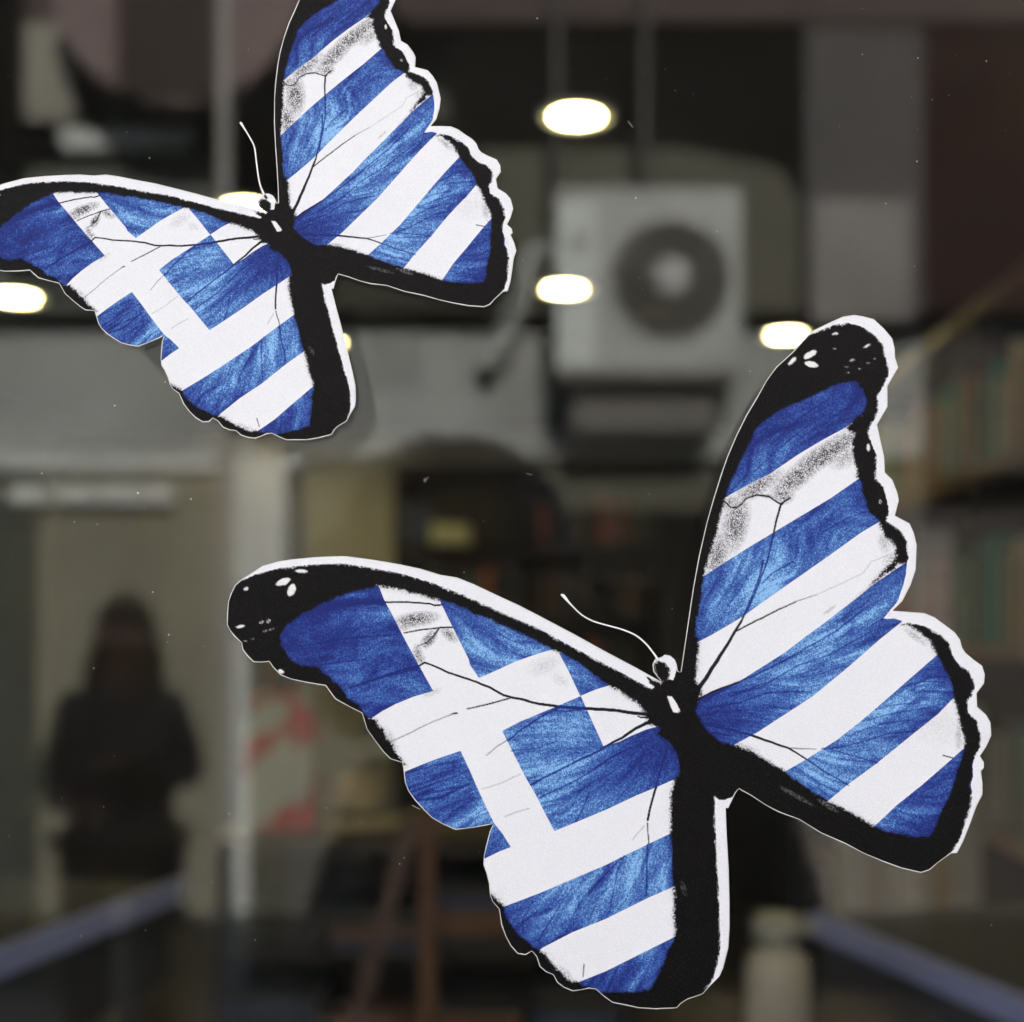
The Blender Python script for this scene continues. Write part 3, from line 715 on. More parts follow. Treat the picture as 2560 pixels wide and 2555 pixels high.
M_WHITE = mat("white_print", (0.80, 0.79, 0.82), 0.45, 0.02, 400)
ant_b = ([tuple(p) for p in P("B 1312,840 1285,800 1240,745 1180,695 1100,660 1000,632 920,608 850,568 790,510 757,472 742,455 728,450")],
         [5, 4, 4, 4, 3.6, 3.4, 3.4, 3.2, 3.4, 7, 8, 3])
ant_s = ([tuple(p) for p in P("F 1610,235 1590,205 1568,150 1556,90 1548,30", "H 88,890 60,830 30,780 8,745 0,738")],
         [7, 5, 3.6, 3.4, 3.4, 3.2, 3.2, 3.6, 6, 3])
GRP = "blue and white striped butterfly stickers on the shop window"
make_sticker("larger blue and white butterfly sticker with black wing tips, lower right on the glass", False, ant_b, GRP)
make_sticker("smaller blue and white butterfly sticker cut by the frame, upper left on the glass", True, ant_s, GRP)

# dust and scratches on the outside of the glass
bm = bmesh.new()
rd = random.Random(11)
for i in range(150):
    x, z = to_world(rd.uniform(20, 2540), rd.uniform(20, 2540))
    r_ = rd.choice((.00014, .00016, .00022, .00030)) * rd.uniform(.7, 1.2)
    vs = []
    for k in range(6):
        a = k * math.pi / 3
        vs.append((x + r_ * math.cos(a) * rd.uniform(.6, 1.2), z + r_ * math.sin(a) * rd.uniform(.6, 1.2)))
    top = bm.verts.new((x, -.00008, z)); base = [bm.verts.new((a, -.00001, c)) for a, c in vs]
    for k in range(6): bm.faces.new((base[k], base[(k + 1) % 6], top))
for (x0, y0, x1, y1) in ((1570, 303, 1582, 318), (1030, 2013, 1050, 2023), (1060, 1202, 1072, 1192), (812, 2018, 820, 2022), (1315, 1183, 1330, 1187), (1060, 1196, 1064, 1206)):
    a = to_world(x0, y0); c = to_world(x1, y1)
    add_bar(bm, (a[0], -.00005, a[1]), (c[0], -.00005, c[1]), .0001, .00015)
tag(obj("dust", bm, mat("dust_grey", (.55, .55, .52), .9)), kind='stuff')

# ------------------------------------------------------------------ the shop room
M_WALL = mat("cream_plaster", (0.37, 0.36, 0.38), 0.9, 0.06, 3)
M_CEIL = mat("ceiling_paint", (0.06, 0.06, 0.055), 0.9, 0.05, 3)
M_FLOOR = mat("dark_floor", (0.05, 0.045, 0.04), 0.6, 0.2, 5)
M_OUT = mat("shop_render", (0.30, 0.29, 0.27), 0.9, 0.1, 3)
M_DWOOD = mat("dark_wood", (0.030, 0.022, 0.017), 0.6, 0.2, 12)
M_BWOOD = mat("brown_wood", (0.13, 0.055, 0.024), 0.5, 0.2, 14)
def struct(name, bm, m):
    return tag(obj(name, bm, m), kind='structure')
struct("floor", box(-2.62, 1.36, 0.06, 7.2, -0.05, 0.02), M_FLOOR)
struct("ceiling", box(-2.62, 1.36, 0.06, 7.2, 2.6, 2.7), M_CEIL)
struct("wall_back", box(-2.62, 1.36, 7.2, 7.3, 0.0, 2.6), M_WALL)
struct("wall_left", box(-2.72, -2.62, 0.06, 7.3, 0.0, 2.6), mat('dark_wall_paint', (.03, .034, .03), .9, .1))
struct("wall_right", box(1.36, 1.46, 0.06, 7.3, 0.0, 2.6), M_WALL)
bm = bmesh.new()
add_box(bm, -6, -2.36, -0.02, 0.055, -0.05, 4.3)
add_box(bm, 1.30, 6, -0.02, 0.055, -0.05, 4.3)
add_box(bm, -2.36, 1.30, -0.02, 0.055, 2.60, 4.3)
add_box(bm, -2.36, 1.30, -0.02, 0.055, -0.05, 0.45)
add_box(bm, -6, 6, 0.056, 7.3, 2.71, 4.298)  # unseen upper mass, its height set to shade the pavement and people
tag(obj("shop_building", bm, M_OUT), "rendered shop building that frames the display window, made tall to shade the street", "building")

# round ceiling downlights
M_LAMP = lamp_mat("downlight_glow", (1.0, 0.97, 0.88), 3.2)
M_LRING = lamp_mat("reflector_glow", (1.0, 0.93, 0.50), 0.12)  # ring glows by its own emission, imitating a warm reflected rim
M_TRIM = mat("white_metal_trim", (0.7, 0.7, 0.68), 0.4, 0.02)
WHERE = ["above the fan unit and nearest the top of the photo", "beside the left edge of the fan unit", "just left of the larger butterfly's upper wing tip",
         "at the left edge under the smaller butterfly's wing", "showing behind the smaller butterfly's head", "half hidden by the smaller butterfly's lower wing",
         "added unseen near the back wall, first of the two behind the smaller butterfly", "added unseen near the back wall, second of the two behind the smaller butterfly"]  # last two are hidden lamps, added to light the back wall
def downlight(x, y, r, label):
    t = empty("downlight", (x, y, 2.6))
    tag(t, label, "ceiling light", "round downlights in the shop ceiling")
    r *= .96
    bm = bmesh.new(); add_lathe(bm, [(r * .80, -0.005), (r * .74, -0.009)], 32)
    obj("diffuser", bm, M_LAMP, t)
    bm = bmesh.new(); add_lathe(bm, [(r * .81, -0.004), (r * .81, -0.0045), (r, -0.010), (r, -0.009)], 32)
    obj("reflector", bm, M_LRING, t)
    bm = bmesh.new(); add_lathe(bm, [(r * 1.02, -0.001), (r * 1.02, -0.012), (r * 1.12, -0.010), (r * 1.14, -0.001)], 32)
    obj("trim_ring", bm, M_TRIM, t)
for (px, py, w), s in zip([(1088, 212, .072), (1065, 540, .082), (1484, 628, .085), (28, 556, .092), (466, 386, .075), (622, 642, .06), (470, 763, .15), (572, 764, .14)], WHERE):
    D = 1.05 * FPX / (PY0 - py)
    p = inside(px, py, D)
    downlight(p.x, p.y, w, "round glowing ceiling downlight " + s)

for x, y, lab in ((1.14, 1.75, "right of the frame, near the window"), (1.16, 2.2, "right of the frame, above the bookcase end"), (-1.75, 2.2, "left of the frame, above the left table")):
    downlight(x, y, .13, "added fill downlight out of view " + lab)  # lamps beyond the view, added to brighten the dim interior

# books
BOOKC = {'teal': (0.10, 0.34, 0.33), 'red': (0.50, 0.10, 0.06), 'cream': (0.60, 0.56, 0.45), 'dark blue': (0.03, 0.05, 0.13), 'brown': (0.16, 0.08, 0.04), 'grey': (0.20, 0.20, 0.19), 'green': (0.05, 0.12, 0.06), 'black': (0.02, 0.02, 0.02)}
M_BOOK = {k: mat("book_cover_" + k.replace(' ', '_'), c, 0.5, 0.12, 20) for k, c in BOOKC.items()}
M_PAGE = mat("book_pages", (0.6, 0.56, 0.45), 0.9, 0.05, 60)
BOOKM = {}
def book_mesh(c, w, h, d=0.16):
    k = (c, w, h)
    if k not in BOOKM:
        bm = bmesh.new()
        add_box(bm, -w / 2, w / 2, 0.0, 0.003, 0, h)                       # spine, facing -y
        add_box(bm, -w / 2, -w / 2 + .003, 0.003, d, 0, h)
        add_box(bm, w / 2 - .003, w / 2, 0.003, d, 0, h)
        n0 = len(bm.faces)
        add_box(bm, -w / 2 + .003, w / 2 - .003, 0.0035, d - .006, 0.004, h - .004)
        me = bpy.data.meshes.new("book")
        bm.to_mesh(me); bm.free()
        me.materials.append(M_BOOK[c]); me.materials.append(M_PAGE)
        for i, p in enumerate(me.polygons):
            if i >= n0: p.material_index = 1
        BOOKM[k] = me
    return BOOKM[k]
rb = random.Random(21)
ORD = ["first", "second", "third", "fourth", "fifth", "sixth", "seventh", "eighth", "ninth", "tenth", "eleventh", "twelfth", "thirteenth", "fourteenth", "fifteenth", "sixteenth", "seventeenth", "eighteenth", "nineteenth", "twentieth"]
def row_of_books(p0, direction, length, where, group, rz, cols, hmax=.24):
    s = 0.0
    seen = {}
    while s < length:
        w = rb.choice((.024, .032, .042, .055)); h = rb.choice((.72, .84, .93, 1.0)) * hmax; h = round(h, 3)
        if rb.random() < .08: s += .06; continue
        c = rb.choice(cols)
        o = link("book", book_mesh(c, w, h), None, p0 + direction * (s + w / 2), (0, 0, rz))
        seen[c] = seen.get(c, 0) + 1
        tag(o, "%s %s book %s" % (ORD[seen[c] - 1], c, where), "book", group)
        s += w + .002

# tall bookcase along the right wall
M_SHELF = mat("pale_pink_wood", (.42, .30, .23), .5, .12, 9)
bc = empty("bookcase", (1.245, 4.2, 0))
tag(bc, "tall dark bookcase full of books along the right wall", "bookcase")
for z in (0.48, 0.98, 1.48, 1.98, 2.44):
    obj("shelf", box(-.115, .112, -2.1, 2.1, z - .018, z + .018), M_SHELF, bc)
for y in (-2.12, -.7, .72, 2.12):
    obj("upright", box(-.113, .113, y - .014, y + .014, 0.02, 2.52), M_DWOOD, bc)
obj("back_panel", box(.103, .112, -2.1, 2.1, 0.03, 2.5), M_DWOOD, bc)
for z, nm in ((0.996, "lower"), (1.496, "middle"), (1.996, "upper")):
    row_of_books(Vector((1.145, 2.16, z)), Vector((0, 1, 0)), 1.28, "from the near end of the %s right shelf" % nm, "books on the %s right hand shelf" % nm, -math.pi / 2, ['teal', 'red', 'cream', 'grey', 'cream', 'teal'], .30)
    row_of_books(Vector((1.145, 3.55, z)), Vector((0, 1, 0)), 1.3, "past the middle upright, %s right shelf" % nm, "books on the %s right hand shelf" % nm, -math.pi / 2, ['teal', 'red', 'cream', 'brown', 'grey'], .30)

# dark cupboard, invented to keep the left of the back wall dark
cl = inside(-420, 900, 7.2); cr0 = inside(528, 900, 7.2)
cb = empty("cupboard", ((cl.x + cr0.x) / 2, 6.95, 0))
tag(cb, "added tall dark cupboard with two doors, darkening the left of the back wall", "cupboard")
hw3 = (cr0.x - cl.x) / 2
obj("dark_filler_body", box(-hw3, hw3, -.2, .22, .02, 2.55), M_DWOOD, cb)
for sx in (-1, 1):
    dr = obj("door", box(min(sx * .006, sx * (hw3 - .01)), max(sx * .006, sx * (hw3 - .01)), -.222, -.201, .06, 2.50, .003), M_DWOOD, cb)
    obj("knob", box(sx * .05 - .012, sx * .05 + .012, -.25, -.2225, 1.15, 1.22, .004), M_ALU, dr)

# bookcase on the back wall
b0 = inside(742, 880, 7.45); b1 = inside(1500, 880, 7.45)
xm = (b0.x + b1.x) / 2; hw = (b1.x - b0.x) / 2
bk = empty("bookcase", (xm, 7.07, 0))
tag(bk, "dark bookcase with dim books against the back wall", "bookcase")
obj("back_panel", box(-hw, hw, .10, .112, 0.02, b0.z), M_DWOOD, bk)
SZ = [b0.z - .42, b0.z - .80, b0.z - 1.18, b0.z - 1.56]
for z in [b0.z] + SZ:
    obj("shelf", box(-hw + .02, hw - .02, -.12, .098, z - .016, z + .016), M_DWOOD, bk)
for x in (-hw + .01, -hw / 3, hw / 3, hw - .01):
    obj("upright", box(x - .014, x + .014, -.122, .099, 0.03, b0.z + .02), M_DWOOD, bk)
for z in SZ:
    for k in range(2):
        x0 = xm - hw + .06 + k * 2 * hw / 3
        if z == SZ[0] and k == 0: continue
        row_of_books(Vector((x0, 6.99, z + .017)), Vector((1, 0, 0)), 2 * hw / 3 - .14, "from the left, %s bay, %s shelf, back bookcase" % (("left", "middle", "right")[k], ("top", "second", "third", "lowest")[SZ.index(z)]), "books in the back bookcase", 0, ['dark blue', 'black', 'grey', 'green', 'brown', 'black', 'red'], .26)
p = inside(846, 1010, 7.35)
bm = box(-.10, .10, -.07, .07, 0, .10, .008)
o = obj("cream_box", bm, mat("cream_card", (.62, .60, .48), .8, .05), None, (p.x, 6.98, SZ[0] + .018))
tag(o, "cream cardboard box on the top shelf of the back bookcase", "box")
p = inside(775, 990, 7.35)
row_of_books(Vector((p.x - .08, 6.98, SZ[0] + .017)), Vector((1, 0, 0)), .14, "beside the cream box, back bookcase", "books in the back bookcase", 0, ['dark blue'], .24)

# display tables with pale blue edge trim
M_TRIMB = mat("lilac_blue_edging", (0.26, 0.30, 0.62), 0.35, 0.05)
M_TOP = mat("dark_cloth", (0.018, 0.020, 0.030), 0.8, 0.1)
def display_table(a, b, side, label):
    """a, b: the visible top edge; the table spreads to the given side"""
    mid = (a + b) / 2
    t = empty("display_table", (mid.x, mid.y, 0))
    tag(t, label, "table")
    a = a - Vector((mid.x, mid.y, 0)); b = b - Vector((mid.x, mid.y, 0))
    d = (b - a).normalized(); n = Vector((0, 0, 1)).cross(d)
    if n.x * side < 0: n = -n
    z = a.z
    bm = bmesh.new()
    v = [bm.verts.new(q + Vector((0, 0, dz))) for dz in (-.03, 0) for q in (a, b, b + n * .6, a + n * .6)]
    for f in ((0, 1, 2, 3), (4, 5, 6, 7), (0, 1, 5, 4), (1, 2, 6, 5), (2, 3, 7, 6), (3, 0, 4, 7)): bm.faces.new([v[i] for i in f])
    bmesh.ops.recalc_face_normals(bm, faces=bm.faces)
    obj("table_top", bm, M_TOP, t)
    bm = bmesh.new(); add_bar(bm, a - n * .009 + Vector((0, 0, -.012)), b - n * .009 + Vector((0, 0, -.012)), .014, .042)
    obj("edge_trim", bm, M_TRIMB, t)
    bm = bmesh.new(); add_bar(bm, a + n * .03 + Vector((0, 0, -.11)), b + n * .03 + Vector((0, 0, -.11)), .02, .15)
    obj("apron", bm, M_TOP, t)
    for q in (a + d * .05 + n * .06, b - d * .05 + n * .06, b - d * .05 + n * .54, a + d * .05 + n * .54):
        bm = bmesh.new(); add_box(bm, q.x - .025, q.x + .025, q.y - .025, q.y + .025, .02, z - .031)
        obj("leg", bm, M_DWOOD, t)
    return t
display_table(inside(-230, 1885, 1.84), inside(335, 1664, 2.68), -1, "display table with pale blue edging at lower left")
display_table(inside(1540, 1727, 2.66), inside(2040, 1935, 1.93), 1, "display table with pale blue edging at lower right")

# dark counter in the middle with piles of books under its top
c0 = inside(395, 1585, 3.0); c1 = inside(1210, 1585, 3.0)
ct = empty("counter", ((c0.x + c1.x) / 2, c0.y + .25, 0))
tag(ct, "low dark wooden counter with open shelves of flat books below the butterflies", "counter")
hw2 = (c1.x - c0.x) / 2
obj("counter_top", box(-hw2, hw2, -.25, .25, c0.z - .03, c0.z), mat("counter_wood", (.022, .013, .009), .5, .2, 9), ct)
for z in (c0.z - .24, c0.z - .46, c0.z - .70):
    obj("shelf", box(-hw2 + .02, hw2 - .02, -.23, .23, z - .012, z), M_DWOOD, ct)
for x in (-hw2 + .01, 0, hw2 - .01):
    obj("side_panel", box(x - .009, x + .009, -.235, .235, .02, c0.z - .031), M_DWOOD, ct)
obj("back_panel", box(-hw2, hw2, .236, .246, .02, c0.z - .031), M_DWOOD, ct)
FLATM = {}
def flat_book(c, w, d, h):
    k = (c, w, d, h)
    if k not in FLATM:
        bm = bmesh.new()
        add_box(bm, -w / 2, w / 2, -d / 2, d / 2, 0, .003); add_box(bm, -w / 2, w / 2, -d / 2, d / 2, h - .003, h)
        add_box(bm, -w / 2, w / 2, -d / 2, -d / 2 + .003, .003, h - .003)
        n0 = len(bm.faces)
        add_box(bm, -w / 2 + .004, w / 2 - .004, -d / 2 + .004, d / 2 - .004, .0031, h - .0031)
        me = bpy.data.meshes.new("book"); bm.to_mesh(me); bm.free()
        me.materials.append(M_BOOK[c]); me.materials.append(M_PAGE)
        for i, p_ in enumerate(me.polygons):
            if i >= n0: p_.material_index = 1
        FLATM[k] = me
    return FLATM[k]
for z in (c0.z - .24, c0.z - .46, c0.z - .70):
    for k in range(4):
        x = ct.location.x - hw2 + .12 + k * (2 * hw2 - .24) / 3 * .98
        zz = z + .001
        for j in range(rb.randint(3, 5)):
            pile = "%s book %s from the bottom, %s pile, %s counter shelf" % ("%s", ("lowest", "second", "third", "fourth", "fifth")[j], ("leftmost", "second", "third", "rightmost")[k], ("upper", "middle", "lower")[[c0.z - .24, c0.z - .46, c0.z - .70].index(z)])
            pile = pile.replace("lowest from the bottom", "lowest")
            h = rb.choice((.022, .03)); c = rb.choice(['brown', 'black', 'black', 'dark blue', 'brown', 'black'])
            o = link("book", flat_book(c, .19, .15, h), None, (x + rb.uniform(-.01, .01), c0.y + .12, zz), (0, 0, rb.uniform(-.06, .06)))
            tag(o, pile % c, "book", "flat books piled on the counter shelves")
            zz += h + .0005

# white shopping bag with red print standing on the counter
M_BAG = bpy.data.materials.new("white_bag_with_red_print"); M_BAG.use_nodes = True
nt = M_BAG.node_tree
tc = nt.nodes.new('ShaderNodeTexCoord'); nz = nt.nodes.new('ShaderNodeTexNoise'); nz.inputs['Scale'].default_value = 11; nz.inputs['Detail'].default_value = 1
rp = nt.nodes.new('ShaderNodeValToRGB')
rp.color_ramp.elements[0].position = .52; rp.color_ramp.elements[0].color = (.40, .42, .40, 1)
rp.color_ramp.elements[1].position = .55; rp.color_ramp.elements[1].color = (.38, .03, .03, 1)
nt.links.new(tc.outputs['Object'], nz.inputs['Vector']); nt.links.new(nz.outputs[0], rp.inputs[0])
nt.links.new(rp.outputs[0], nt.nodes['Principled BSDF'].inputs['Base Color'])
q = inside(532, 1585, 3.2)
bag = empty("shopping_bag", (q.x, q.y, c0.z))
tag(bag, "white bag with red blotchy print standing on the counter", "bag")
bm = bmesh.new()
prof = [(0, .075, .05), (.12, .077, .045), (.22, .074, .03), (.27, .066, .018), (.30, .060, .01)]
rings = []
for z, a, b_ in prof:
    rings.append([bm.verts.new((a * sx + rb.uniform(-.004, .004), b_ * sy, z)) for sx, sy in ((-1, -1), (-.3, -1.15), (.3, -1.15), (1, -1), (1, 1), (.3, 1.15), (-.3, 1.15), (-1, 1))])
for r0, r1 in zip(rings[:-1], rings[1:]):
    for k in range(8): bm.faces.new((r0[k], r0[(k + 1) % 8], r1[(k + 1) % 8], r1[k]))
bm.faces.new(rings[0]); bm.faces.new(rings[-1])
bmesh.ops.recalc_face_normals(bm, faces=bm.faces)
obj("bag_body", bm, M_BAG, bag)
bm = bmesh.new()
add_tube(bm, [(-.03, -.012, .30), (-.025, -.014, .36), (.0, -.015, .385), (.025, -.014, .36), (.03, -.012, .30)], .004)
obj("handle", bm, M_BAG, bag)
q = inside(672, 1585, 3.25)
pot = empty("round_hat", (q.x, q.y, c0.z))
tag(pot, "rounded beige hat resting on the counter beside the printed bag", "hat")
bm = bmesh.new(); add_lathe(bm, [(.10, 0.0), (.10, .006), (.062, .012), (.060, .06), (.052, .10), (.03, .118), (.0001, .122)], 28)
obj("crown", bm, mat("beige_felt", (.42, .36, .25), .9, .08, 30), pot, smooth=True)
bm = bmesh.new(); add_lathe(bm, [(.0615, .018), (.0625, .018), (.0615, .036), (.0605, .036)], 28)
obj("hat_band", bm, M_DWOOD, pot)

# wooden easel
e1 = inside(806, 1545, 2.7); e2 = inside(806, 1960, 2.7)
ez = empty("easel", (e1.x, e1.y, 0))
tag(ez, "brown wooden easel standing in front of the dark counter", "easel")
top = Vector((0, 0, e1.z + .02))
bm = bmesh.new(); add_bar(bm, (0, 0, .02), top, .026, .02, Vector((0, 1, 0))); obj("leg", bm, M_BWOOD, ez)
M_PINKW = mat("pinkish_wood", (.10, .06, .055), .6, .15, 14)
bm = bmesh.new(); add_bar(bm, (-.36, .08, .02), (-.03, .025, e1.z), .03, .016, Vector((0, 1, 0))); obj("leg", bm, M_PINKW, ez)
bm = bmesh.new(); add_bar(bm, (.0, .42, .02), (.0, .03, e1.z), .026, .016, Vector((1, 0, 0))); obj("leg", bm, M_DWOOD, ez)
bm = bmesh.new(); add_bar(bm, (-.20, .045, .50), (.03, .030, .50), .026, .018, Vector((0, 1, 0))); obj("cross_rail", bm, M_BWOOD, ez)

# cream pump bottle on a box, lower right
q = inside(1466, 1960, 2.15)
bx_ = empty("wooden_crate", (q.x + .06, q.y + .1, 0))
tag(bx_, "dark wooden crate carrying the cream pump bottle", "crate")
zt = inside(1466, 1960, 2.15).z
for i in range(5):
    z0 = .02 + i * (zt - .02) / 5
    obj("plank", box(-.22, .22, -.20, -.182, z0 + .006, z0 + (zt - .02) / 5 - .006), M_DWOOD, bx_)
obj("crate_body", box(-.218, .218, -.18, .18, .02, zt), M_DWOOD, bx_)
bt = empty("pump_bottle", (q.x, q.y, zt))
tag(bt, "cream pump bottle standing on the dark crate, lower right", "bottle")
bm = bmesh.new(); add_lathe(bm, [(.001, 0), (.046, 0), (.049, .01), (.049, .10), (.045, .122), (.030, .135), (.020, .14), (.020, .15)], 28)
obj("bottle_body", bm, mat("cream_plastic", (.34, .32, .28), .4, .03), bt, smooth=True)
bm = bmesh.new(); add_lathe(bm, [(.022, .15), (.036, .152), (.036, .180), (.026, .187), (.001, .188)], 24)
add_bar(bm, (0, 0, .175), (.055, 0, .170), .02, .014)
obj("pump_head", bm, mat("grey_green_plastic", (.26, .27, .25), .4, .03), bt)
# pale boxes standing right of the window display
M_PALE = mat("pale_card", (.34, .32, .31), .85, .08, 8)
for i, (px, w, z1, D, lab) in enumerate(((1640, .20, 1.40, 4.3, "tall pale carton with a narrow front"), (1755, .22, 1.30, 4.0, "wide pale carton nearer the bookcase"))):
    q = inside(px, 1500, D)
    cx_ = empty("carton", (q.x, q.y, 0.02))
    tag(cx_, lab + " standing on the shop floor", "carton")
    obj("carton_body", box(-w / 2, w / 2, -.12, .12, 0, z1 - .06), M_PALE, cx_)
    obj("flap", box(-w / 2 - .004, -w / 2 + .02, -.12, .12, z1 - .06, z1 + .02), M_PALE, cx_)
    obj("flap", box(w / 2 - .02, w / 2 + .004, -.12, .12, z1 - .06, z1 + .01), M_PALE, cx_)
    obj("tape_strip", box(-.02, .02, -.1215, -.1205, .0, z1 - .07), mat("parcel_tape", (.30, .22, .12), .3, .03), cx_)

# ------------------------------------------------------------------ the street behind the camera, seen mirrored in the glass
M_PAVE = mat("pavement_slab", (0.16, 0.155, 0.15), 0.9, 0.15, 4, 0.2)
bm = bmesh.new()
v = [bm.verts.new(q_) for q_ in ((-120, -120, -.06), (120, -120, -.06), (120, 120, -.06), (-120, 120, -.06))]; bm.faces.new(v)
struct("ground", bm, mat("asphalt", (0.05, 0.05, 0.052), 0.95, 0.2, 3))
struct("pavement", box(-8, 8, -5.55, -0.03, -.055, 0.0), M_PAVE)

DW = 6.15                                  # the wall across the street
def srect(px0, py0, px1, py1, D, th):
    a = street(px0, py0, D); b = street(px1, py1, D)
    return (min(a.x, b.x), max(a.x, b.x), a.y - th, a.y, min(a.z, b.z), max(a.z, b.z))
M_GREYP = mat("grey_plaster", (0.33, 0.345, 0.335), 0.9, 0.07, 1.4, dirt=(0.25, 0.26, 0.25))
M_OLIVE = mat("olive_panel", (0.085, 0.085, 0.060), 0.8, 0.1, 2)
M_WFRAME = mat("white_painted_frame", (0.54, 0.57, 0.55), 0.6, 0.05, 4)
M_BLIND = mat("beige_blind", (0.21, 0.205, 0.155), 0.9, 0.12, 1.5)
M_DARK = mat("dark_metal", (0.008, 0.007, 0.006), 0.95, 0.1, spec=0.05)
M_BROWN = mat("brown_fascia", (0.060, 0.040, 0.036), 0.8, 0.1, 4)
M_ACW = mat("white_enamel", (0.36, 0.38, 0.36), 0.4, 0.04, 5, dirt=(0.30, 0.32, 0.30))
M_ACG = mat("fan_grille", (0.055, 0.052, 0.038), 0.6, 0.1)

fb = empty("street_building", (0, -5.6, 0))
tag(fb, "grey plastered building across the street, mirrored in the window", "building")
def fpart(name, bm, m):
    o = obj(name, bm, m, fb)
    o.location = (0, 5.6, 0)
    return o
y0 = CAM_D - DW
fpart("wall", box(-9, 9, y0 - .4, y0 - .10, -.05, 7.0), mat("wall_dull", (.10, .10, .085), .9, .1, 2))
a = street(0, 585, DW); b = street(0, 862, DW)
fpart("plaster_band", box(-9, 9, y0 - .098, y0 - .01, b.z, a.z), M_GREYP)
# upper storey boards
fpart("upper_panel", box(*srect(-900, 300, 400, 583, DW - .10, .09)), mat("grey_green_render", (.105, .115, .10), .9, .1, 2))
fpart("upper_panel", box(*srect(560, 255, 1560, 583, DW - .10, .09)), M_OLIVE)
fpart("dark_soffit", box(*srect(860, -40, 1600, 262, DW - .13, .1)), M_DARK)
bm = bmesh.new()
pts = [(1290, 262), (1480, 300), (1530, 395), (1545, 395), (1545, 262)]
va = [bm.verts.new(street(x, y, DW - .13)) for x, y in pts]; vb = [bm.verts.new(q_ - Vector((0, .02, 0))) for q_ in [v_.co for v_ in va]]
bm.faces.new(va); bm.faces.new(vb)
for i in range(5): bm.faces.new((va[i], va[(i + 1) % 5], vb[(i + 1) % 5], vb[i]))
bmesh.ops.recalc_face_normals(bm, faces=bm.faces)
fpart("soffit_bracket", bm, M_DARK)
fpart("fascia", box(*srect(-900, -260, 2900, 36, DW - .17, .2)), M_BROWN)
fpart("ledge", box(*srect(-900, 225, 905, 292, DW - .14, .1)), M_DARK)
fpart("pillar", box(*srect(1522, 37, 1745, 590, DW - .15, .1)), mat("grey_pillar", (.085, .08, .08), .9, .1, 2))
fpart("pillar_foot", box(*srect(1535, 372, 1722, 600, DW - .18, .02)), mat("pale_pillar_foot", (.24, .23, .22), .9, .12, 3))
fpart("pale_panel", box(*srect(-900, 38, 135, 222, DW - .20, .1)), mat("pale_render", (.30, .29, .24), .9, .12, 3))
for x in (1050, 1216):
    bm = bmesh.new(); p0 = street(x, -40, DW - .24); p1 = street(x, 352 if x > 900 else 610, DW - .24)
    add_tube(bm, [p0, p1], .022 if x > 900 else .032, 10)
    fpart("drainpipe", bm, mat("pipe_paint", (.050, .050, .045), .6, .05))
fpart("window_lintel", box(*srect(-900, 862, 560, 884, DW - .02, .09)), M_WFRAME)
fpart("shutter_box", box(*srect(560, 884, 2400, 960, DW, .09)), M_OLIVE)
fpart("lower_wall", box(*srect(540, 960, 745, 3000, DW, .09)), mat("lower_render", (.10, .10, .088), .9, .12, 1.6))
fpart("dark_shopfront", box(*srect(748, 962, 1338, 3000, DW - .01, .08)), mat("dark_shopfront_paint", (.010, .009, .008), .9, .1, 2, spec=.1))
fpart("lower_wall", box(*srect(1341, 960, 1745, 3000, DW, .09)), mat("brownish_render", (.14, .13, .12), .9, .15, 1.6))
fpart("bounce_wall", box(-9, 9, y0 - .098, y0 - .02, 4.55, 7.0), mat("bounce_cream", (.62, .58, .50), .9, .06, 1.5))  # unseen wall face, made cream to bounce sunlight onto the stickers
fpart("pale_board", box(*srect(110, 238, 355, 276, DW - .17, .02)), M_WFRAME)
fpart("dark_post", box(*srect(-40, -30, 34, 300, DW - .25, .04)), M_DARK)
fpart("lower_wall", box(*srect(1748, 640, 2900, 3000, DW, .09)), mat("dim_render", (.045, .040, .036), .9, .15, 1.6))
fpart("dark_backdrop", box(*srect(1748, 37, 2900, 580, DW - .15, .085)), mat("dark_red_backdrop", (.032, .017, .015), .9, .1, 3, spec=.1))  # invented dark backdrop, keeps the reflection dim over the bookcase
fpart("door_post", box(*srect(424, 884, 466, 1900, DW - .02, .10)), M_WFRAME)
fpart("side_panel", box(*srect(468, 884, 538, 1190, DW - .018, .10)), M_WFRAME)
fpart("side_panel", box(*srect(468, 1192, 538, 1900, DW - .018, .10)), M_OLIVE)
fpart("blind", box(*srect(-600, 884, 424, 2300, DW, .09)), M_BLIND)
fpart("dark_jamb", box(*srect(-30, 884, 60, 2300, DW - .04, .1)), mat("dark_green_jamb", (.035, .042, .036), .7, .1))
for i, (x0, x1) in enumerate(((12, 86), (100, 176), (184, 262), (268, 322))):
    fpart("sign_plate", box(*srect(x0, 914, x1, 948, DW - .06, .02)), M_WFRAME)
# dim things hung on the lower wall
for (x0, y0_, x1, y1_, c) in ((1330, 1180, 1410, 1560, (.06, .055, .06)), (1600, 640, 1660, 1200, (.26, .25, .23)), (1720, 1000, 1800, 1500, (.22, .21, .20)), (620, 980, 735, 1090, (.25, .25, .23))):
    fpart("wall_board", box(*srect(x0, y0_, x1, y1_, DW - .03, .05)), mat("board_paint", c, .9, .12, 3))
for x in (700, 735, 770):
    fpart("vent_slot", box(*srect(x, 640, x + 12, 730, DW - .001, .02)), mat("slot_grey", (.15, .155, .15), .9, .05))

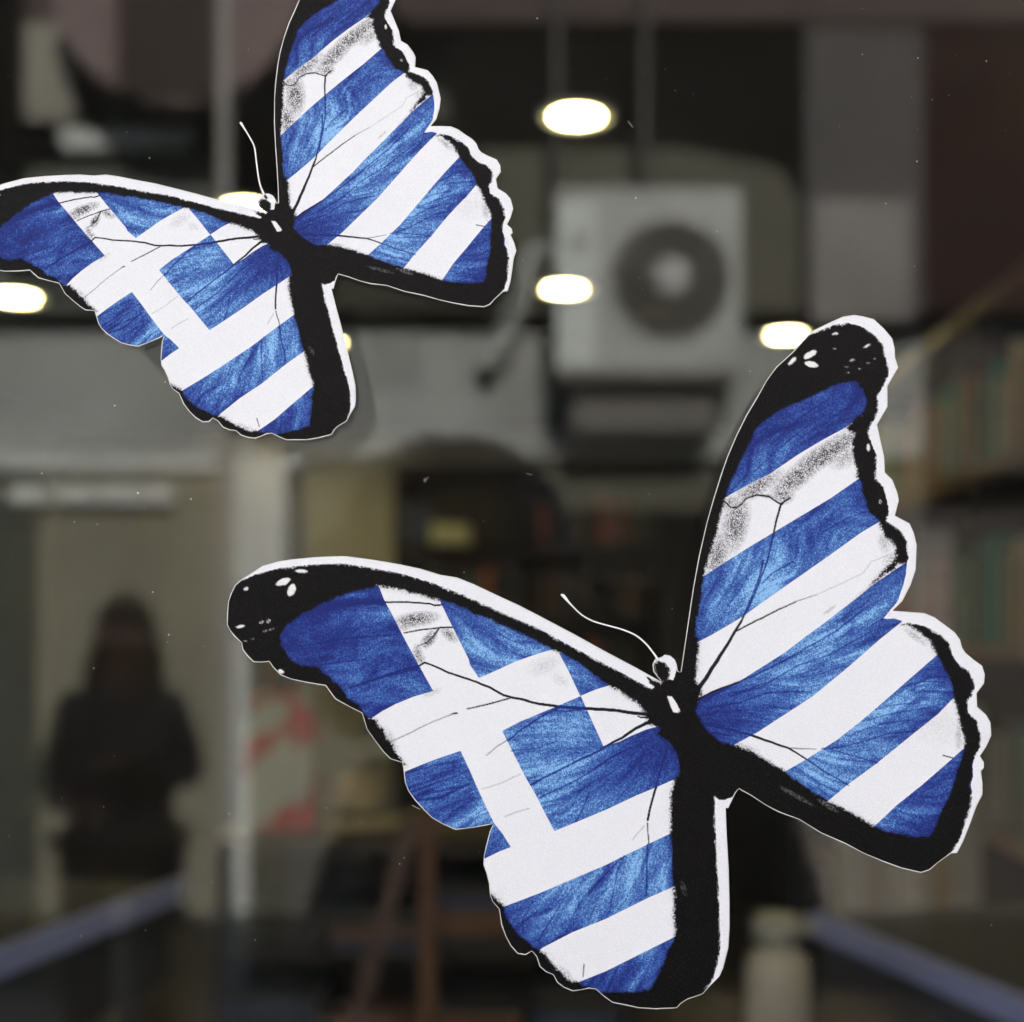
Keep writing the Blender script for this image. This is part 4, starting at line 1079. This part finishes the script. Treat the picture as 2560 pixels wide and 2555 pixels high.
# round awning, upper left
aw = empty("round_awning", street(330, -60, 5.72))
tag(aw, "dark brown half round awning across the street, upper left", "awning")
bm = bmesh.new()
RA = 245 / FPX * 5.72
N_ = 24
fr = []; bk_ = []
for k in range(N_ + 1):
    t_ = math.pi + math.pi * k / N_
    fr.append(bm.verts.new((RA * math.cos(t_) * 1.0, 0, RA * math.sin(t_) * 1.02)))
    bk_.append(bm.verts.new((RA * math.cos(t_) * .8, -.20, RA * math.sin(t_) * .8)))
cF = bm.verts.new((0, 0, .1)); cB = bm.verts.new((0, -.20, .1))
for k in range(N_):
    bm.faces.new((fr[k], fr[k + 1], bk_[k + 1], bk_[k])); bm.faces.new((cF, fr[k], fr[k + 1])); bm.faces.new((cB, bk_[k], bk_[k + 1]))
bmesh.ops.recalc_face_normals(bm, faces=bm.faces)
obj("canopy", bm, mat("mauve_canvas", (.20, .15, .145), .9, .1, 3), aw)
obj("valance_panel", box(-.235, .155, .002, .02, -.49, .17), mat("dark_brown_canvas", (.035, .022, .018), .9, .1), aw)

bm = bmesh.new(); add_tube(bm, [(0, 0, -.004), (0, 0, 4.2)], .024, 14)
add_lathe(bm, [(.06, 0), (.06, .02), (.03, .03), (.025, .05)], 16)
pp_ = street(420, 0, 5.62)
tag(obj("awning_pole", bm, mat("pole_paint", (.34, .33, .31), .5, .05), None, (pp_.x, pp_.y, 0)), "thin pale upright pole in front of the round brown awning", "pole")

# outdoor unit of the air conditioner on its bracket
ac0 = street(1046, 352, 5.86); ac1 = street(1402, 700, 5.86)
acx, acz = (ac0.x + ac1.x) / 2, (ac0.z + ac1.z) / 2
ac = empty("air_conditioner", (acx, ac0.y, ac1.z))
tag(ac, "white outdoor air conditioner unit with one round fan grille, mirrored in the glass", "air conditioner")
W_, H_ = (ac1.x - ac0.x) / 2, ac0.z - ac1.z
obj("casing", box(-W_, W_, -.19, 0, 0, H_, .012), M_ACW, ac)
fx = (street(1268, 0, 5.86).x - acx); fz = street(0, 522, 5.86).z - ac1.z; fr_ = 110 / FPX * 5.86
bm = bmesh.new(); add_lathe(bm, [(fr_ * 1.04, .001), (fr_ * 1.04, .012), (fr_, .014), (fr_, .001)], 48, (fx, 0, fz), 'Y')
obj("fan_surround", bm, M_ACW, ac)
bm = bmesh.new(); add_lathe(bm, [(fr_ * .985, .001), (fr_ * .985, .003)], 48, (fx, 0, fz), 'Y')
fan = obj("fan_well", bm, M_ACG, ac)
for k in range(3):
    bm = bmesh.new(); t0 = k * 2.094
    v = [bm.verts.new((fx + r_ * math.cos(t0 + t_), y_, fz + r_ * math.sin(t0 + t_))) for r_, t_, y_ in ((.05, 0, .004), (fr_ * .9, -.1, .004), (fr_ * .92, .75, .008), (.05, 1.0, .009))]
    w2 = [bm.verts.new(v_.co + Vector((0, .002, 0))) for v_ in v]
    bm.faces.new(v); bm.faces.new(w2)
    for i in range(4): bm.faces.new((v[i], v[(i + 1) % 4], w2[(i + 1) % 4], w2[i]))
    bmesh.ops.recalc_face_normals(bm, faces=bm.faces)
    obj("fan_blade", bm, mat("fan_blade_grey", (.085, .08, .06), .6, .05), fan)
bm = bmesh.new()
for r_ in [fr_ * q_ for q_ in (.42, .54, .66, .78, .90)]:
    n = 40
    ps = [(fx + r_ * math.cos(2 * math.pi * i / n), .018, fz + r_ * math.sin(2 * math.pi * i / n)) for i in range(n + 1)]
    add_tube(bm, ps, .0025, 5)
for k in range(12):
    t_ = k * math.pi / 6
    add_bar(bm, (fx + .07 * math.cos(t_), .018, fz + .07 * math.sin(t_)), (fx + fr_ * math.cos(t_), .018, fz + fr_ * math.sin(t_)), .004, .004)
obj("guard_grille", bm, M_ACG, ac)
bm = bmesh.new(); add_lathe(bm, [(.078, .016), (.078, .024), (.05, .030), (.001, .031)], 32, (fx, 0, fz), 'Y')
obj("fan_hub", bm, mat("hub_grey", (.36, .37, .36), .5, .05), fan)
obj("side_grip", box(-W_ + .07, -W_ + .13, .001, .006, H_ - .24, H_ - .20), M_ACG, ac)
obj("service_panel", box(-W_ + .012, -W_ + .17, .001, .004, .02, H_ - .05), mat("enamel_pale", (.54, .58, .56), .4, .03), ac)
br = empty("wall_bracket", (acx, ac0.y, ac1.z))
tag(br, "dark steel bracket under the air conditioner unit", "bracket")
for s in (-1, 1):
    bm = bmesh.new()
    xx = s * W_ * .78
    add_bar(bm, (xx, .02, -.028), (xx, -.38, -.028), .045, .045)
    add_bar(bm, (xx * .62, -.05, -.05), (xx * .55, -.40, -.26), .04, .04)
    obj("arm", bm, M_ACG, br)
obj("cross_bar", box(-W_ * .95, W_ * .9, -.03, .03, -.052, -.006), M_ACG, br)
obj("shadow_cover_tray", box(-W_ * .80, W_ * .72, -.26, -.04, -.235, -.056), mat("tray_grey", (.13, .125, .11), .7, .08), br)  # box enlarged to cover the unit's shadow on the wall
# insulated pipe loop left of the unit
bm = bmesh.new()
pp = [street(x, y, 6.08) for x, y in ((1046, 470), (1000, 480), (985, 540), (965, 600), (940, 655), (915, 690))]
add_tube(bm, pp, .05, 12)
tag(obj("insulated_pipe", bm, M_ACW), "white lagged pipe bending down left of the air conditioner", "pipe")

# ------------------------------------------------------------------ two people mirrored in the glass
def skin(pts, edges, rad, sub=2):
    me = bpy.data.meshes.new('sk')
    me.from_pydata([Vector(p_) for p_ in pts], edges, [])
    o = bpy.data.objects.new('sk', me); COL.objects.link(o)
    md = o.modifiers.new('s', 'SKIN')
    md.use_smooth_shade = True
    for i, r_ in enumerate(rad):
        sv = me.skin_vertices[0].data[i]
        sv.radius = r_ if isinstance(r_, tuple) else (r_, r_)
    me.skin_vertices[0].data[0].use_root = True
    o.modifiers.new('u', 'SUBSURF').levels = sub
    dg = bpy.context.evaluated_depsgraph_get(); dg.update()
    out = bpy.data.meshes.new_from_object(o.evaluated_get(dg))
    bpy.data.objects.remove(o)
    out.polygons.foreach_set('use_smooth', [True] * len(out.polygons))
    return out
M_SKIN = mat("skin", (.50, .26, .19), .55, .08, 20)
M_HAIR = mat("dark_hair", (.030, .020, .015), .6, .2, 60)
M_COAT = mat("dark_coat", (.085, .100, .115), .85, .15, 15)
M_TROU = mat("dark_trousers", (.014, .014, .018), .85, .1, 15)
M_SHOE = mat("black_leather", (.01, .01, .01), .4, .1)

def ellipsoid(bm, c, r, nu=20, nv=14, jitter=0, seed=1, cut=None):
    rr = random.Random(seed)
    t = bmesh.new()
    bmesh.ops.create_uvsphere(t, u_segments=nu, v_segments=nv, radius=1)
    for v_ in t.verts:
        k = 1 + rr.uniform(-jitter, jitter)
        v_.co = Vector((c[0] + v_.co.x * r[0] * k, c[1] + v_.co.y * r[1] * k, c[2] + v_.co.z * r[2] * k))
    me = bpy.data.meshes.new('t'); t.to_mesh(me); t.free(); bm.from_mesh(me); bpy.data.meshes.remove(me)

def face_parts(root, c, s=1.0, fwd=1):
    """eyes, lips and ears on a head centred at c, looking towards +y"""
    for sx in (-1, 1):
        bm = bmesh.new(); ellipsoid(bm, (c[0] + sx * .032 * s, c[1] + .082 * s, c[2] + .005), (.013 * s, .008, .006), 12, 8)
        obj("eye", bm, mat("eye_dark", (.03, .02, .02), .3, .02), root, smooth=True)
        bm = bmesh.new(); ellipsoid(bm, (c[0] + sx * .074 * s, c[1] + .005, c[2] - .01), (.010, .018, .030), 10, 8)
        obj("ear", bm, M_SKIN, root, smooth=True)
    bm = bmesh.new(); ellipsoid(bm, (c[0], c[1] + .082 * s, c[2] - .055), (.024 * s, .010, .007), 12, 8)
    obj("mouth", bm, mat("lips", (.30, .09, .08), .5, .02), root, smooth=True)

def hand_mesh(w, palm_dir, curl, mirror=1, size=1.0):
    """hand from a wrist w: palm, four unequal fingers and a thumb from its side"""
    d = Vector(palm_dir).normalized(); c = Vector(curl).normalized()
    s = d.cross(c).normalized() * mirror
    w = Vector(w)
    pts = [w, w + d * .045 * size, w + d * .085 * size]; rad = [(.024, .016), (.032, .015), (.036, .013)]
    E_ = [(0, 1), (1, 2)]
    for i, L_ in enumerate((.070, .080, .074, .058)):
        k = len(pts)
        base = w + d * .082 * size + s * (-.030 + .020 * i)
        pts += [base, base + (d * .7 + c * .45).normalized() * L_ * .45 * size, base + (d * .7 + c * .45).normalized() * L_ * .45 * size + (d * .15 + c).normalized() * L_ * .55 * size]
        rad += [(.010, .010), (.009, .009), (.007, .007)]
        E_ += [(2, k), (k, k + 1), (k + 1, k + 2)]
    k = len(pts)
    tb = w + d * .03 * size - s * .03
    pts += [tb, tb - s * .022 + d * .030 + c * .01, tb - s * .015 + d * .052 + c * .034]
    rad += [(.012, .012), (.010, .010), (.008, .008)]
    E_ += [(1, k), (k, k + 1), (k + 1, k + 2)]
    return skin(pts, E_, [(a_ * size, b_ * size) for a_, b_ in rad], 1)

def person(name_label, base, H, arms, hair, look, coat_long=.0, hair_m=M_HAIR, group=None):
    """a standing figure facing the window (+y); arms = (elbow, wrist, palm direction, curl) for each side, in metres from the base"""
    k = H / 1.65
    root = empty("person", base)
    tag(root, name_label, "person", group)
    hx, hy = look
    z = lambda v_: v_ * k
    P_ = [(0, 0, z(.90)), (0, 0, z(1.08)), (0, 0, z(1.27)), (hx * .3, hy * .3, z(1.38)), (hx * .8, hy * .8, z(1.44)), (hx, hy, z(1.50)), (hx, hy - .005, z(1.575)),
          (.150, 0, z(1.315)), (-.150, 0, z(1.315)), (.10, 0, z(.85)), (-.10, 0, z(.85)), (.11, .01, z(.47)), (-.11, .01, z(.47)), (.115, -.02, z(.09)), (-.115, -.02, z(.09)), (.125, .13, z(.035)), (-.125, .13, z(.035))]
    r_ = [(.15, .10), (.13, .09), (.16, .10), (.06, .055), (.052, .05), (.100, .118), (.098, .120), (.055, .055), (.055, .055), (.09, .09), (.09, .09), (.055, .055), (.055, .055), (.036, .036), (.036, .036), (.038, .025), (.038, .025)]
    E_ = [(0, 1), (1, 2), (2, 3), (3, 4), (4, 5), (5, 6), (2, 7), (2, 8), (0, 9), (0, 10), (9, 11), (10, 12), (11, 13), (12, 14), (13, 15), (14, 16)]
    for s, (el, wr, pd, cu) in zip((7, 8), arms):
        i = len(P_); P_ += [el, wr]; r_ += [(.042, .042), (.027, .022)]; E_ += [(s, i), (i, i + 1)]
    body = link("body", skin(P_, E_, r_, 2), root); body.data.materials.append(M_SKIN)
    # clothes: the same joints a little wider
    idx = [0, 1, 2, 7, 8]
    cp = [(0, 0, z(.80 - coat_long))] + [P_[i] for i in (0, 1, 2)] + [(hx * .2, hy * .2, z(1.375)), P_[7], P_[8]]
    cr_ = [(.20, .15), (.185, .135), (.165, .125), (.165, .12), (.075, .07), (.070, .070), (.070, .070)]
    ce = [(0, 1), (1, 2), (2, 3), (3, 4), (3, 5), (3, 6)]
    for s, (el, wr, pd, cu) in zip((5, 6), arms):
        i = len(cp); cp += [el, Vector(el).lerp(Vector(wr), .88)]; cr_ += [(.064, .064), (.046, .046)]; ce += [(s, i), (i, i + 1)]
    coat = link("coat", skin(cp, ce, cr_, 2), root); coat.data.materials.append(M_COAT)
    tp = [P_[0], P_[9], P_[10], P_[11], P_[12], (.115, -.02, z(.12)), (-.115, -.02, z(.12))]
    tr_ = [(.165, .115), (.105, .105), (.105, .105), (.072, .072), (.072, .072), (.058, .058), (.058, .058)]
    tr = link("trousers", skin(tp, [(0, 1), (0, 2), (1, 3), (2, 4), (3, 5), (4, 6)], tr_, 2), root); tr.data.materials.append(M_TROU)
    for s in (-1, 1):
        bm = bmesh.new(); ellipsoid(bm, (s * .12, .055, .045), (.048, .135, .042), 16, 10)
        for v_ in bm.verts: v_.co.z = max(v_.co.z, .012)
        obj("shoe", bm, M_SHOE, root, smooth=True)
    for (el, wr, pd, cu), mr in zip(arms, (1, -1)):
        h = link("hand", hand_mesh(wr, pd, cu, mr), root); h.data.materials.append(M_SKIN)
    hc = (hx, hy, z(1.535))
    bm = bmesh.new(); add_lathe(bm, [(.004, .0), (.012, -.022), (.014, -.036), (.003, -.044)], 8, (hc[0], hc[1] + .093, hc[2] + .002))
    obj("nose", bm, M_SKIN, root, smooth=True)
    face_parts(root, hc)
    bm = bmesh.new()
    for e_ in hair: ellipsoid(bm, (hc[0] + e_[0], hc[1] + e_[1], hc[2] + e_[2]), e_[3:6], 24, 16, .035, int(abs(e_[0] * 100)) + 1)
    obj("hair", bm, hair_m, root, smooth=True)
    return root

w0 = street(226, 1200, 4.35)
person("woman with shoulder length dark hair in a dark coat, mirrored at lower left", (w0.x, w0.y, 0), 1.63,
       [((.20, -.02, 1.08), (.12, .20, 1.15), (-1, .25, .25), (-.2, .3, -1)), ((-.21, -.02, 1.06), (-.11, .19, 1.02), (1, .3, .1), (.2, .3, -1))],
       [(0, -.040, .030, .090, .092, .105), (-.074, -.035, -.085, .042, .055, .110), (.074, -.035, -.085, .042, .055, .110), (-.082, -.03, -.125, .046, .055, .06), (.082, -.03, -.125, .046, .055, .06), (0, -.075, -.07, .085, .05, .12)], (0, 0.01), .02)
o = empty("handbag", (w0.x + .10, w0.y + .225, 1.13))
tag(o, "small pale grey handbag held by the woman in the dark coat", "handbag")
obj("bag_body", box(-.085, .085, -.03, .03, 0, .12, .012), mat("pale_grey_leather", (.10, .11, .13), .5, .05), o)
bm = bmesh.new(); add_tube(bm, [(-.05, 0, .12), (-.03, 0, .17), (.03, 0, .17), (.05, 0, .12)], .006); obj("handle", bm, M_SHOE, o)

# photographer, close behind the camera
pb = (-.02, -.80, 0)
person("photographer with bushy dark hair and dark coat behind a camera, mirrored at centre", pb, 1.72,
       [((.22, .02, 1.20), (.138, .165, 1.495), (-1, .30, .10), (-.35, -1, 0)), ((-.19, .03, 1.20), (-.07, .16, 1.455), (.1, .2, .9), (1, .3, 0))],
       [(0, -.03, .015, .118, .11, .115), (-.090, -.05, -.05, .055, .075, .11), (.090, -.05, -.05, .055, .075, .11), (0, -.08, -.05, .11, .06, .13)], (-.095, .03), .35)
cm = empty("camera_body", (-.018, -.60, CAM_Z))
tag(cm, "black camera held up by the photographer, mirrored at centre", "camera")
M_CAMB = mat("camera_black", (.012, .012, .013), .45, .1, 80)
obj("housing", box(-.070, .070, -.075, -.015, -.045, .040, .008), M_CAMB, cm)
bm = bmesh.new(); add_lathe(bm, [(.040, -.014), (.042, .01), (.042, .045), (.038, .052), (.034, .052), (.032, .030)], 32, (0, 0, 0), 'Y')
obj("lens_barrel", bm, M_CAMB, cm, smooth=False)
obj("viewfinder_hump", box(-.026, .026, -.070, -.012, .0405, .062, .006), M_CAMB, cm)
obj("grip", box(.0705, .092, -.07, -.005, -.042, .034, .008), M_CAMB, cm)
